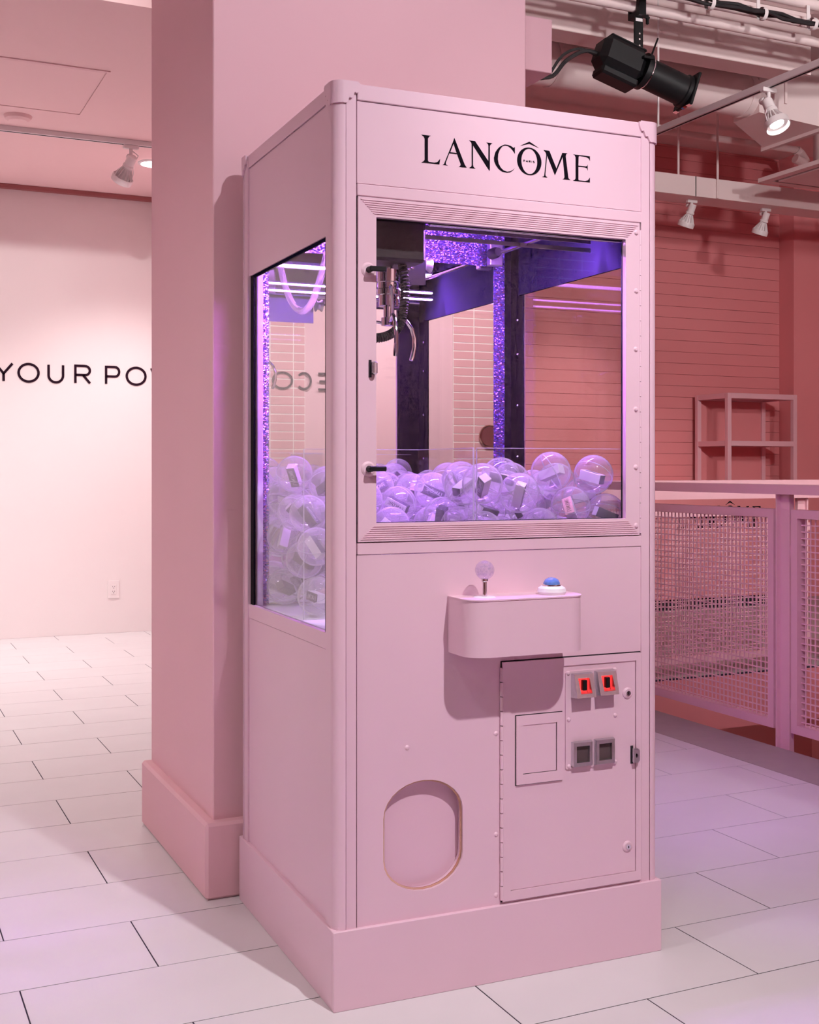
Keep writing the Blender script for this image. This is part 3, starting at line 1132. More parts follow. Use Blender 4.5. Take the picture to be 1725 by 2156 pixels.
# reception desk with lettering and the open shelf standing on it
dk = thing('reception_desk', 'low coral pink desk with black serif lettering by the far wall', 'desk', (4.9, 5.62, 0))
mb = MB()
mb.box(0, 1.72, 0, .56, .09, 1.02, .004)
mb.build('body', DIM_PINK, dk)
mb = MB()
mb.box(.03, 1.69, .05, .54, 0, .09)
mb.build('toe_kick_shade', GAP, dk)  # toe-kick shadow put into the near-black colour
mb = MB()
sx = .87 / .436
logo(mb, lambda a, b, d: (.30 + (a - .21) * sx, d, .675 + (b - 1.8445) * sx * 1.45), -.0005, -.004)
mb.build('lettering', BLACKI, dk)
sf = thing('shelf_unit', 'open square frame pink shelf unit standing on the desk', 'shelf', (5.79, 5.70, 1.02))
W_, D_, H_, s_ = .76, .44, .785, .040
for (a, b) in ((0, 0), (W_ - s_, 0), (0, D_ - s_), (W_ - s_, D_ - s_)):
    mb = MB()
    mb.box(a, a + s_, b, b + s_, 0, H_, .002)
    mb.build('upright', RAILP, sf)
for zz in (.335, H_ - s_ - .005):
    for (x0, x1, y0, y1) in ((s_, W_ - s_, .002, s_ - .002), (s_, W_ - s_, D_ - s_ + .002, D_ - .002), (.002, s_ - .002, s_, D_ - s_), (W_ - s_ + .002, W_ - .002, s_, D_ - s_)):
        mb = MB()
        mb.box(x0, x1, y0, y1, zz, zz + .045, .002)
        mb.build('rail', RAILP, sf)
mb = MB()
mb.box(s_, W_ - s_, s_, D_ - s_, .350, .366)
mb.build('shelf_board', RAILP, sf)
mb = MB()
mb.box(s_, W_ - s_, s_, D_ - s_, H_ - .03, H_ - .014)
mb.build('shelf_board', RAILP, sf)
mb = MB()
mb.box(s_, W_ - s_, D_ - .020, D_ - .012, .02, H_ - .05)
mb.build('back_panel', DIM_PINK, sf)

# ================================================================== THE CLAW MACHINE
CM = thing('claw_machine', 'tall pink crane claw machine with glass cabinet full of clear balls', 'claw machine', (0, 0, 0), -0.023)
BX0, BX1, BY0, BY1 = 0.0106, 0.833, 0.010, 0.742
SW, SD, SH = 0.8427, 0.7473, 0.1715


def part(name, mb, m, parent=None, label=None):
    o = mb.build(name, m, parent or CM)
    if label:
        o['label'] = label
    return o


fr = lambda a, b, d: (a, BY0 - d, b)          # front face: x, z, proud
lf = lambda a, b, d: (BX0 - d, a, b)          # left face: y, z, proud
rt_ = lambda a, b, d: (BX1 + d, a, b)         # right face
bk = lambda a, b, d: (a, BY1 + d, b)          # back face


def rect(a0, a1, b0, b1):
    return [(a0, b0), (a1, b0), (a1, b1), (a0, b1)]


# skirt: four boards
for (x0, x1, y0, y1) in ((0, SW, 0, .012), (0, SW, SD - .012, SD), (0, .012, .012, SD - .012), (SW - .012, SW, .012, SD - .012)):
    mb = MB()
    mb.box(x0, x1, y0, y1, 0.0, SH, .0012)
    part('skirt_board', mb, PAINT)
mb = MB()
mb.box(.03, SW - .03, .03, SD - .03, .02, .10)
part('base_frame', mb, BLACKM)

# corner posts: rounded outer strip, groove, flat flange
def post_profile(r=.024, leg=.026, n=8):
    o = []
    for i in range(n + 1):
        a = math.pi + (math.pi / 2) * i / n
        o.append((r + r * math.cos(a), r + r * math.sin(a)))
    return [(0, leg)] + o + [(leg, 0)]


def make_post(px, py, fx, fy):
    pr_ = post_profile()
    inner = [(.026, .010), (.010, .010), (.010, .026)]
    loop = pr_ + inner
    M_ = lambda a, b, d: (px + fx * a, py + fy * b, d)
    mb = MB()
    mb.poly([loop], M_, .16, 1.998)
    part('corner_post', mb, PAINT)
    mb = MB()
    mb.poly([rect(.0275, .0505, .0015, .010)], M_, .16, 1.998)
    mb.poly([rect(.0015, .010, .0275, .0605)], M_, .16, 1.998)
    part('post_flange', mb, PAINT)
    mb = MB()
    mb.poly([[(.010, .010), (.088, .010), (.088, .014), (.014, .014), (.014, .088), (.010, .088)]], M_, .80, 1.95)
    if fx > 0 or fy < 0:
        pass
    ip = part('inner_post', mb, BLACKP)
    return ip


POSTS = [make_post(BX0 - .0065, BY0 - .004, 1, 1), make_post(BX1 + .0065, BY0 - .004, -1, 1), make_post(BX0 - .0065, BY1 + .004, 1, -1), make_post(BX1 + .0065, BY1 + .004, -1, -1)]


# scalloped corner caps
def make_cap(px, py, fx, fy, z, up, size=.058):
    prof = post_profile(.026, size)
    pts = []
    tot = 0
    for i, p in enumerate(prof):
        if i:
            tot += (V(p) - V(prof[i - 1])).length
        pts.append((p, tot))
    # resample the outline
    out = []
    N = 44
    for k in range(N + 1):
        s = tot * k / N
        for i in range(1, len(pts)):
            if pts[i][1] >= s - 1e-9:
                a, b = pts[i - 1], pts[i]
                t = (s - a[1]) / max(1e-9, b[1] - a[1])
                p = V(a[0]).lerp(V(b[0]), t)
                out.append((p, s))
                break
    mid = tot / 2
    vs, fs = [], []
    e = .0035
    for p, s in out:
        q = abs(s - mid) / mid
        if q < .30:
            h = .046
        else:
            t = (q - .30) / .70
            h = .044 - .036 * t + .0075 * abs(math.sin(t * math.pi * 3))
        # outward shift
        c = V((size * .6, size * .6))
        n_ = (p - c)
        o2 = V((p.x - e if p.y > .026 or (p.x < .026 and p.y < .026) else p.x, p.y - e if p.x > .026 or (p.x < .026 and p.y < .026) else p.y))
        for (xx, yy, zz) in ((o2.x, o2.y, 0), (o2.x, o2.y, -h), (p.x + .001, p.y + .001, -h), (p.x + .001, p.y + .001, 0)):
            vs.append((px + fx * xx, py + fy * yy, z + up * zz))
    for k in range(len(out) - 1):
        for j in range(4):
            a, b = 4 * k + j, 4 * k + (j + 1) % 4
            fs.append((a, b, b + 4, a + 4))
    fs.append((0, 1, 2, 3))
    L = 4 * (len(out) - 1)
    fs.append((L + 3, L + 2, L + 1, L))
    mb = MB()
    mb.add(vs, fs)
    # lid
    lid = [(px + fx * (p.x - e), py + fy * (p.y - e), 0) for p, s in out]
    loop = [(a, b) for a, b, _ in lid] + [(px + fx * (size * .35), py + fy * (size * .35))]
    mb.poly([loop], lambda a, b, d: (a, b, d), z, z + up * .0025)
    part('corner_cap', mb, PAINT)


for (px, py, fx, fy) in ((BX0 - .0065, BY0 - .004, 1, 1), (BX1 + .0065, BY0 - .004, -1, 1), (BX0 - .0065, BY1 + .004, 1, -1), (BX1 + .0065, BY1 + .004, -1, -1)):
    make_cap(px, py, fx, fy, 1.9995, 1)
for (px, py, fx) in ((BX0 - .0065, BY0 - .004, 1), (BX1 + .0065, BY0 - .004, -1)):
    mb = MB()
    mb.lathe([(.010, .155), (.010, .178), (.008, .184), (0, .186)], 12, M=T(px + fx * .016, py + .012, 0))
    part('corner_foot', mb, PAINT)

XS, XE_ = .0570, .7865      # seams left and right on the front face
FX0, FX1 = .0575, .7920
YS0, YS1 = .0715, .6900
# front members
for (nm, z0, z1, pr_) in (('top_rail', 1.9635, 1.9985, .003), ('middle_rail', 1.7575, 1.7835, .002), ('lower_rail', .9785, 1.0045, .002)):
    mb = MB()
    mb.box(FX0, FX1, BY0 - pr_, BY0 + .012, z0, z1, .0015)
    part(nm, mb, PAINT)
mb = MB()
mb.box(FX0, FX1, BY0, BY0 + .006, 1.7845, 1.9625, .0008)
marq = part('marquee_panel', mb, PAINT)
mb = MB()
logo(mb, fr, .0002, .0008)
part('logo_lettering', mb, BLACKI, marq)
mb = MB()
paris(mb, fr, .0002, .0008)
part('small_lettering', mb, BLACKI, marq)

# lower front panel with the prize opening
def capsule_loop(cx, cz, hw, hh, n=14):
    """round-ended upright slot"""
    r = hw * .98
    pts = []
    for i in range(n + 1):
        a = math.pi * i / n
        pts.append((cx + hw * math.cos(a), cz + hh - r * .80 + r * .80 * math.sin(a)))
    for i in range(n + 1):
        a = math.pi + math.pi * i / n
        pts.append((cx + hw * math.cos(a), cz - hh + r * .80 + r * .80 * math.sin(a)))
    return pts


CH = capsule_loop(.216, .3525, .097, .1225)
mb = MB()
mb.poly([[(FX0, .150), (FX1, .150), (FX1, .9775), (FX0, .9775)], CH], fr, 0.0, -.006)
lowp = part('front_panel', mb, PAINT)
for (a, b) in ((.397, .562), (.397, .332), (.397, .194), (.176, .55)):
    mb = MB()
    mb.lathe([(0, .003), (.003, .0026), (.006, .0)], 12, M=T(a, BY0, b) @ Matrix.Rotation(R(90), 4, 'X'))
    part('rivet', mb, PAINT, lowp)
# prize flap, brass rim and chute
mb = MB()
mb.poly([capsule_loop(.2165, .3525, .0975, .123), capsule_loop(.2165, .3525, .0925, .118)], fr, -.010, -.0065)
chute = part('prize_chute', mb, BRASS, label='brass lined prize opening')
mb = MB()
mb.poly([capsule_loop(.2165, .3525, .0962, .1217)], fr, -.030, -.027)
part('flap', mb, FLAP, chute)
mb = MB()
L_ = capsule_loop(.2165, .3525, .098, .1235)
mb.poly([L_, capsule_loop(.2165, .3525, .0965, .122)], fr, -.26, -.0062)
part('chute_wall', mb, PAINT, chute)
mb = MB()
mb.poly([L_], fr, -.262, -.258)
part('chute_back', mb, PAINT, chute)

# ---- glass door
DX0, DX1, DZ0, DZ1 = .0585, .7835, 1.0065, 1.7555
GX0, GX1, GZ0, GZ1 = .101, .744, 1.0465, 1.714
door = thing('x', 'x', 'x')
door.name = 'glass_door'
del door['label'], door['category']
door.parent = CM


def frame_member(a, b, c, d, ribs, horizontal):
    """mitred member a,b outer edge ends; c,d inner edge ends, with fine ribs"""
    mb = MB()
    mb.poly([[a, b, d, c]], fr, -.012, .004)
    a, b, c, d = V(a), V(b), V(c), V(d)
    for k in range(ribs):
        t0, t1 = (k + .25) / ribs * .8 + .1, (k + .62) / ribs * .8 + .1
        q = [a.lerp(c, t0), b.lerp(d, t0), b.lerp(d, t1), a.lerp(c, t1)]
        mb.poly([[tuple(p) for p in q]], fr, .0038, .0056)
    return part('door_frame', mb, PAINT, door)


OA, OB, OC, OD = (DX0, DZ1), (DX1, DZ1), (DX1, DZ0), (DX0, DZ0)
IA, IB, IC, ID = (GX0, GZ1), (GX1, GZ1), (GX1, GZ0), (GX0, GZ0)
frame_member(OA, OB, IA, IB, 7, True)
frame_member(OD, OC, ID, IC, 7, True)
frame_member(OA, OD, IA, ID, 0, False)
frame_member(OB, OC, IB, IC, 0, False)
mb = MB()
mb.poly([rect(DX0 - .0012, DX1 + .0012, DZ0 - .0022, DZ1 + .0018), rect(DX0 + .01, DX1 - .01, DZ0 + .01, DZ1 - .01)], fr, -.012, -.002)
part('door_gap', mb, GAP, door)
mb = MB()
mb.poly([rect(GX0 - .004, GX1 + .004, GZ0 - .004, GZ1 + .004), rect(GX0 + .0015, GX1 - .0015, GZ0 + .0015, GZ1 - .0015)], fr, -.014, -.010)
part('gasket', mb, BLACKM, door)
mb = MB()
mb.box(GX0 - .006, GX1 + .006, BY0 + .0145, BY0 + .0185, GZ0 - .006, GZ1 + .006)
part('pane', mb, GLASS, door)
for (a, b) in ((.7735, 1.732), (.7735, 1.592), (.7725, 1.452), (.7725, 1.308), (.7725, 1.169), (.7735, 1.029)):
    mb = MB()
    mb.lathe([(0, .0045), (.0035, .004), (.0065, .0)], 14, M=T(a, BY0 - .004, b) @ Matrix.Rotation(R(90), 4, 'X'))
    part('rivet', mb, PAINT, door)
zz = DZ0 + .004
i = 0
while zz < DZ1 - .03:
    mb = MB()
    mb.tube([(DX1 + .0045, BY0 + .0005, zz), (DX1 + .0045, BY0 + .0005, zz + .0355)], .0036, 8)
    part('hinge_knuckle', mb, PAINT, door)
    zz += .0365
for zc in (1.597, 1.165):
    h_ = thing('x', 'x', 'x')
    h_.name = 'cam_handle'
    del h_['label'], h_['category']
    h_.parent = CM
    h_.location = (.082, BY0 - .004, zc)
    mb = MB()
    mb.lathe([(0, .004), (.012, .004), (.0165, .001), (.0165, 0)], 24, M=Matrix.Rotation(R(90), 4, 'X'))
    mb.build('escutcheon', PAINT, h_)
    mb = MB()
    mb.lathe([(0, .022), (.006, .022), (.007, .003)], 16, M=Matrix.Rotation(R(90), 4, 'X'))
    mb.box(-.005, .034, -.025, -.016, -.005, .006, .002)
    mb.build('lever', BLACKM, h_)
# hasp on the door edge
hs = MB()
hs.poly([[(.083, 1.364), (.089, 1.364), (.089, 1.402), (.083, 1.402)]], fr, .0042, .006)
part('hasp_slot', hs, GAP, door)
hs = MB()
hs.box(.0875, .0985, BY0 - .020, BY0 - .004, 1.370, 1.398, .003)
part('hasp', hs, STEEL, door)

# ---- control box
CBX0, CBX1, CBZ0, CBZ1, CBD = .276, .572, .755, .878, .112


def box_outline(x0, x1, d, r, n=8):
    pts = [(x0, 0.0)]
    for i in range(n + 1):
        a = math.pi + math.pi / 2 * i / n
        pts.append((x0 + r + r * math.cos(a), -(d - r) + r * math.sin(a)))
    for i in range(n + 1):
        a = -math.pi / 2 + math.pi / 2 * i / n
        pts.append((x1 - r + r * math.cos(a), -(d - r) + r * math.sin(a)))
    pts.append((x1, 0.0))
    return pts


cbx = MB()
cbx.poly([box_outline(CBX0, CBX1, CBD, .046)], lambda a, b, d: (a, BY0 + b, d), CBZ0, CBZ1)
ctrl = part('control_box', cbx, PAINT)
mb = MB()
mb.poly([box_outline(CBX0 - .0015, CBX1 + .0015, CBD + .0015, .0465)], lambda a, b, d: (a, BY0 + b, d), CBZ1, CBZ1 + .003)
part('top_plate', mb, PAINT, ctrl)
JX, JY, JZ = .338, BY0 - .058, CBZ1 + .003
joy = thing('x', 'x', 'x')
joy.name = 'joystick'
del joy['label'], joy['category']
joy.parent = CM
joy.location = (JX, JY, JZ)
mb = MB()
mb.lathe([(0, .0022), (.022, .0018), (.025, 0)], 28)
mb.build('dust_washer', WHITEP, joy)
mb = MB()
mb.lathe([(.0055, .001), (.0052, .034), (.008, .036), (.008, .042), (0, .042)], 16)
mb.build('shaft', CHROME, joy)
mb = MB()
rb_ = .0215
mb.lathe([(rb_ * math.sin(R(a)), .060 - rb_ * math.cos(R(a))) for a in range(0, 181, 9)], 24)
bl = mb.build('ball_top', CRYSTAL, joy)
mb = MB()
rj = random.Random(3)
for k in range(46):
    p = V((rj.gauss(0, 1), rj.gauss(0, 1), rj.gauss(0, 1))).normalized() * rb_ * rj.uniform(.35, .9)
    q = V((rj.gauss(0, 1), rj.gauss(0, 1), rj.gauss(0, 1))).normalized()
    s = q.cross(V((.3, .5, .8))).normalized() * .0028
    q = q.cross(s).normalized() * .0028
    c = V((0, 0, .060)) + p
    mb.add([c - s - q, c + s - q, c + s + q, c - s + q], [(0, 1, 2, 3)])
mb.build('crackle', CRYSTAL, bl)
pb = thing('x', 'x', 'x')
pb.name = 'push_button'
del pb['label'], pb['category']
pb.parent = CM
pb.location = (.5075, BY0 - .060, JZ)
mb = MB()
mb.lathe([(.030, 0), (.033, .006), (.031, .014), (.024, .019), (.020, .019)], 36)
mb.build('collar', WHITEP, pb)
mb = MB()
mb.lathe([(.0215, .017), (.0215, .022), (.019, .023)], 32)
mb.build('chrome_ring', CHROME, pb)
mb = MB()
mb.lathe([(.0195, .020), (.0190, .026), (.015, .033), (.008, .037), (0, .038)], 32)
mb.build('dome', BLUED, pb)

# ---- coin door
QX0, QX1, QZ0, QZ1 = .411, .786, .178, .7235
cd = thing('x', 'x', 'x')
cd.name = 'coin_door'
del cd['label'], cd['category']
cd.parent = CM
mb = MB()
mb.poly([rect(QX0 - .003, QX1 + .002, QZ0 - .003, QZ1 + .003)], fr, .0002, .0006)
part('door_gap', mb, GAP, cd)
mb = MB()
iX0, iX1, iZ0, iZ1 = QX0 + .020, QX1 - .014, QZ0 + .022, QZ1 - .018
mb.poly([rect(QX0, QX1, QZ0, QZ1), rect(iX0, iX1, iZ0, iZ1)], fr, .0003, .0065)
part('door_frame', mb, PAINT, cd)
mb = MB()
mb.poly([rect(iX0 - .001, iX1 - .0012, iZ0 + .001, iZ1 + .001)], fr, .0006, .0040)
part('door_panel', mb, PAINT, cd)
zz = QZ0 + .004
while zz < QZ1 - .03:
    mb = MB()
    mb.tube([(QX0 - .0015, BY0 - .004, zz), (QX0 - .0015, BY0 - .004, zz + .031)], .0042, 8)
    part('hinge_knuckle', mb, PAINT, cd)
    zz += .0332
# bill hatch
mb = MB()
mb.poly([rect(.4435, .5685, .439, .6005)], fr, .0041, .0046)
mb2 = part('hatch_gap', mb, GAP, cd)
mb = MB()
mb.poly([rect(.4455, .5675, .441, .5985), rect(.4622, .5522, .4635, .5765)], fr, .0041, .0085)
part('hatch_frame', mb, PAINT, cd)
mb = MB()
mb.poly([rect(.4625, .5500, .4652, .5763)], fr, .0047, .0068)
part('hatch_lid', mb, PAINT, cd)
# coin plate
mb = MB()
mb.poly([[(.580, .463), (.713, .463), (.717, .467), (.717, .688), (.713, .692), (.580, .692), (.576, .688), (.576, .467)]], fr, .0041, .0070)
part('coin_plate', mb, PAINT, cd)
for (a, b) in ((.583, .688), (.711, .688), (.584, .579), (.712, .579), (.585, .470), (.712, .469)):
    mb = MB()
    mb.lathe([(0, .0036), (.003, .003), (.0055, 0)], 12, M=T(a, BY0 - .007, b) @ Matrix.Rotation(R(90), 4, 'X'))
    part('rivet', mb, PAINT, cd)


def coin_unit(x0, x1, z0, z1, lit):
    """raised bezel, taller at the foot when lit"""
    cx, cz = (x0 + x1) / 2, (z0 + z1) / 2
    hw, hh = (x1 - x0) / 2, (z1 - z0) / 2
    u = thing('x', 'x', 'x')
    u.name = 'coin_slot' if lit else 'coin_return'
    del u['label'], u['category']
    u.parent = CM
    u.location = (cx, BY0 - .007, cz)
    if lit:
        ih, iw = hh * .60, hw * .55
        d_top, d_bot = .012, .026
    else:
        ih, iw = hh * .64, hw * .64
        d_top, d_bot = .009, .009
    vs, fs = [], []
    for (w_, h_, k) in ((hw, hh, 0), (hw * .93, hh * .93, 1), (iw, ih, 1), (iw, ih, 0.15)):
        for (sx_, sz_) in ((-1, -1), (1, -1), (1, 1), (-1, 1)):
            dd = (d_bot if sz_ < 0 else d_top)
            f_ = 0.0 if k == 0 else (k if k == 1 else k)
            vs.append((sx_ * w_, -dd * f_, sz_ * h_))
    for l in range(3):
        for j in range(4):
            a, b = 4 * l + j, 4 * l + (j + 1) % 4
            fs.append((a, b, b + 4, a + 4))
    mb = MB()
    mb.add(vs, fs)
    mb.build('bezel', STEEL, u)
    mb = MB()
    mb.box(-iw, iw, -.0016, -.0008, -ih, ih)
    if lit:
        mb.build('red_window', REDLED, u)
        mb = MB()
        mb.box(-iw * .10, iw * .62, -.012, -.0017, -ih * .72, ih * .72, .001)
        mb.build('coin_entry', BLACKM, u)
    else:
        mb.build('return_cup', mat('brown_cup', (0.10, 0.065, 0.065), .4), u)


coin_unit(.5905, .6455, .630, .687, True)
coin_unit(.6535, .709, .632, .689, True)
coin_unit(.5910, .6460, .467, .527, False)
coin_unit(.6525, .7075, .467, .528, False)
for zc in (.629, .262):
    mb = MB()
    mb.lathe([(0, .004), (.010, .004), (.0135, .0015), (.0135, 0)], 22, M=T(.7485, BY0 - .004, zc) @ Matrix.Rotation(R(90), 4, 'X'))
    lk = part('lock', mb, PAINT, cd)
    lk2 = thing('x', 'x', 'x')
    bpy.data.objects.remove(lk2)
    mb = MB()
    mb.lathe([(0, .0062), (.0058, .0062), (.0066, .003)], 18, M=T(.7485, BY0 - .004, zc) @ Matrix.Rotation(R(90), 4, 'X'))
    part('lock_barrel', mb, CHROME, cd)
    mb = MB()
    mb.box(.7474, .7496, BY0 - .0106, BY0 - .0100, zc - .003, zc + .003)
    part('keyhole', mb, BLACKM, cd)
mb = MB()
mb.poly([rect(.757, .764, .459, .502)], fr, .0041, .0055)
part('hasp_slot', mb, GAP, cd)
mb = MB()
mb.poly([[(.760, .463), (.772, .463), (.776, .468), (.776, .491), (.772, .496), (.760, .496)], ellipse(.767, .480, .003, .005, 12)[:-1]], fr, .006, .016)
part('hasp', mb, STEEL, cd)

# ---- sides, back, roof
for (fn, nm, glassy) in ((lf, 'left', True), (rt_, 'right', True)):
    mb = MB()
    mb.poly([rect(YS0 - .006, YS1 + .006, 1.9655, 1.9985)], fn, -.012, .003)
    part('top_rail', mb, PAINT)
    mb = MB()
    mb.poly([rect(YS0 - .006, YS1 + .006, 1.678, 1.964)], fn, -.004, 0.0)
    part('side_panel', mb, PAINT)
    mb = MB()
    mb.poly([rect(YS0 + .012, YS1 - .012, 1.672, 1.964)], fn, -.012, -.0045)
    part('inner_liner', mb, LINER)
    mb = MB()
    mb.poly([rect(YS0 - .006, YS1 + .006, .769, .8045)], fn, -.012, .002)
    part('side_rail', mb, PAINT)
    mb = MB()
    mb.poly([rect(YS0 - .006, YS1 + .006, .150, .7675)], fn, -.006, 0.0)
    part('side_panel', mb, PAINT)
    mb = MB()
    mb.poly([rect(YS0 - .004, YS1 + .004, .806, 1.677)], fn, -.010, -.006)
    part('side_window', mb, GLASS)
for (z0, z1) in ((.150, .7985), (.7995, 1.9985)):
    mb = MB()
    mb.poly([rect(FX0, FX1, z0, z1)], bk, -.006, 0.0)
    part('back_panel', mb, PAINT)
mb = MB()
mb.box(BX0, BX1, BY0, BY1, 1.9925, 1.9985)
part('roof_panel', mb, PAINT)
mb = MB()
mb.box(.03, .81, .026, .720, 1.930, 1.938)
part('cabinet_ceiling', mb, LINER)
mb = MB()
mb.box(.045, .80, .030, .715, .786, .798)
part('cabinet_floor', mb, TRAYW)
# mirror with foil borders
MY = .712
mb = MB()
mb.box(.072, .757, MY, MY + .004, .80, 1.757)
part('back_mirror', mb, MIRROR)
mb = MB()
mb.poly([[(.040, .80), (.072, .80), (.072, 1.757), (.757, 1.757), (.757, .80), (.792, .80), (.792, 1.925), (.040, 1.925)]], lambda a, b, d: (a, MY - d, b), -.003, .0015)
part('foil_border', mb, HOLO, label='holographic foil border around the back mirror')
# screws on the black posts
for ip, (px, py, fx, fy) in zip(POSTS, ((BX0, BY0, 1, 1), (BX1, BY0, -1, 1), (BX0, BY1, 1, -1), (BX1, BY1, -1, -1))):
    for zc in (1.60, 1.50, 1.35, 1.20, 1.06):
        mb = MB()
        mb.lathe([(0, .003), (.003, .0025), (.0045, 0)], 10, M=T(px + fx * .0135, py + fy * .060, zc) @ Matrix.Rotation(R(90 * fx), 4, 'Y'))
        mb.lathe([(0, .003), (.003, .0025), (.0045, 0)], 10, M=T(px + fx * .060, py + fy * .0145, zc) @ Matrix.Rotation(R(-90 * fy), 4, 'X'))
        mb.build('screw', CHROME, ip)
# door inner hinge strip
mb = MB()
mb.box(.748, .786, BY0 + .013, BY0 + .018, GZ0, GZ1)
part('inner_door_strip', mb, BLACKP)
# LED strips under the cabinet ceiling
for (x0, x1, y0, y1, z0) in ((.06, .78, .222, .234, 1.800),):
    mb = MB()
    mb.box(x0, x1, y0, y1, z0, z0 + .006)
    part('led_strip', mb, LED)
    mb = MB()
    mb.poly([[(y0 - .004, z0 - .003), (y0 - .001, z0 - .003), (y0 - .001, z0 + .007), (y1 + .003, z0 + .007), (y1 + .003, z0 + .016), (y0 - .004, z0 + .016)]], lambda a, b, d: (d, a, b), x0, x1)
    part('led_light_shield', mb, STEEL)  # added shield, keeps the strip's light off the carriage front
for zz in (1.744, 1.722):
    mb = MB()
    mb.box(.06, .78, .2245, .2305, zz, zz + .003)
    part('led_strip', mb, LED)
    mb = MB()
    mb.poly([[(.2195, zz - .002), (.2235, zz - .002), (.2235, zz + .0035), (.234, zz + .0035), (.234, zz + .008), (.2195, zz + .008)]], lambda a, b, d: (d, a, b), .06, .78)
    part('led_light_shield', mb, STEEL)  # shield added here too, blocks light towards the door
mb = MB()
mb.box(.028, .045, .672, .705, .80, 1.93, .002)
part('white_post_cover', mb, TRAYW)

# ---- gantry and claw
mb = MB()
mb.tube([(.27, .098, 1.731), (.79, .098, 1.731)], .0075, 12)
part('gantry_rail', mb, CHROME)
mb = MB()
mb.tube([(.742, .06, 1.786), (.742, .665, 1.786)], .007, 12)
part('gantry_rail', mb, CHROME)
mb = MB()
mb.tube([(.10, .20, 1.786), (.10, .665, 1.786)], .007, 12)
part('gantry_rail', mb, CHROME)
mb = MB()
mb.box(.722, .764, .665, .690, 1.752, 1.818, .003)
part('rail_bracket', mb, STEEL)
mb = MB()
mb.lathe([(0, .03), (.012, .03), (.016, .015), (.016, -.012), (0, -.012)], 18, M=T(.724, .650, 1.784) @ Matrix.Rotation(R(90), 4, 'X'))
part('rubber_stop', mb, BLACKM)
# carriage housing (black box)
mb = MB()
mb.box(.095, .2505, .072, .205, 1.634, 1.90, .007)
part('carriage_housing', mb, mat('satin_black_plastic', (0.020, 0.012, 0.015), .45))
mb = MB()
mb.box(.180, .345, .285, .289, 1.618, 1.700)
part('carriage_plate', mb, mat('satin_steel', (0.10, 0.09, 0.16), .18, 1.0))
mb = MB()
mb.box(.180, .345, .289, .320, 1.696, 1.700)
part('carriage_flange', mb, MATS['satin_steel'])
for (a, b) in ((.30, .0), (.31, .004)):
    mb = MB()
    mb.lathe([(0, .003), (.003, .0025), (.004, 0)], 10, M=T(a, .285, 1.655 + b) @ Matrix.Rotation(R(90), 4, 'X'))
    part('screw', mb, CHROME)
mb = MB()
mb.lathe([(0, .02), (.019, .02), (.013, .012), (.013, .006), (.019, 0), (0, 0)], 22, M=T(.347, .305, 1.672) @ Matrix.Rotation(R(90), 4, 'Y'))
part('pulley', mb, STEEL)
claw = thing('x', 'x', 'x')
claw.name = 'claw'
del claw['label'], claw['category']
claw.parent = CM
CX, CY, CZ = .182, .135, 1.622
claw.location = (CX, CY, CZ)
claw.scale = (1.05, 1.05, .86)
mb = MB()
mb.lathe([(0, .012), (.008, .012), (.008, 0), (.026, 0), (.026, -.032), (.0235, -.034), (.0235, -.050), (.026, -.052), (.026, -.066), (.022, -.068), (.022, -.096), (.010, -.098), (.010, -.125), (.015, -.127), (.015, -.148), (0, -.150)], 28)
mb.build('solenoid', CHROME, claw)
for k in range(3):
    a = R(20 + 120 * k)
    dx, dy = math.cos(a), math.sin(a)
    P = lambda r, z: (dx * r, dy * r, z)
    mb = MB()
    mb.tube([P(.026, -.045), P(.034, -.05), P(.040, -.085), P(.047, -.128)], .0042, 8)
    mb.tube([P(.014, -.140), P(.030, -.136), P(.047, -.128)], .004, 8)
    mb.build('link_arm', CHROME, claw)
    mb = MB()
    mb.tube([P(.044, -.122), P(.058, -.132), P(.072, -.150), P(.080, -.175), P(.080, -.200), P(.074, -.225), P(.070, -.236)], [.0042, .0045, .0045, .0045, .0045, .0055, .0045], 10)
    mb.build('prong', CHROME, claw)
# coiled cord
pts = []
base = [p_ + V((-.044, -.100, -.026)) for p_ in (V((.252, .215, 1.665)), V((.256, .205, 1.61)), V((.250, .20, 1.555)), V((.236, .195, 1.515)), V((.205, .19, 1.492)), V((.165, .19, 1.488)), V((.130, .20, 1.52)), V((.115, .22, 1.60)), V((.12, .23, 1.68)))]


turns, per = 62, 9
for i in range(turns * per + 1):
    t = i / (turns * per)
    c = bez(base, t)
    tg = (bez(base, min(1, t + .004)) - bez(base, max(0, t - .004))).normalized()
    s1 = tg.cross(V((.2, .9, .1))).normalized()
    s2 = tg.cross(s1)
    a = 2 * math.pi * i / per
    pts.append(c + (s1 * math.cos(a) + s2 * math.sin(a)) * .0085)
mb = MB()
mb.tube(pts, .0030, 6)
part('coiled_cord', mb, BLACKM)
# hanging clear hose
hb = [V((.050, .600, 1.90)), V((.052, .56, 1.72)), V((.054, .49, 1.61)), V((.055, .40, 1.555)), V((.055, .31, 1.56)), V((.054, .22, 1.63)), V((.053, .14, 1.74)), V((.052, .10, 1.90))]
mb = MB()
mb.tube([bez(hb, i / 48) for i in range(49)], .0085, 10)
part('clear_hose', mb, HOSE)
hb = [V((.05, .085, 1.90)), V((.056, .075, 1.62)), V((.058, .072, 1.54)), V((.075, .090, 1.50)), V((.10, .12, 1.53)), V((.12, .14, 1.75))]
mb = MB()
mb.tube([bez(hb, i / 40) for i in range(41)], .0075, 10)
part('clear_hose', mb, HOSE)
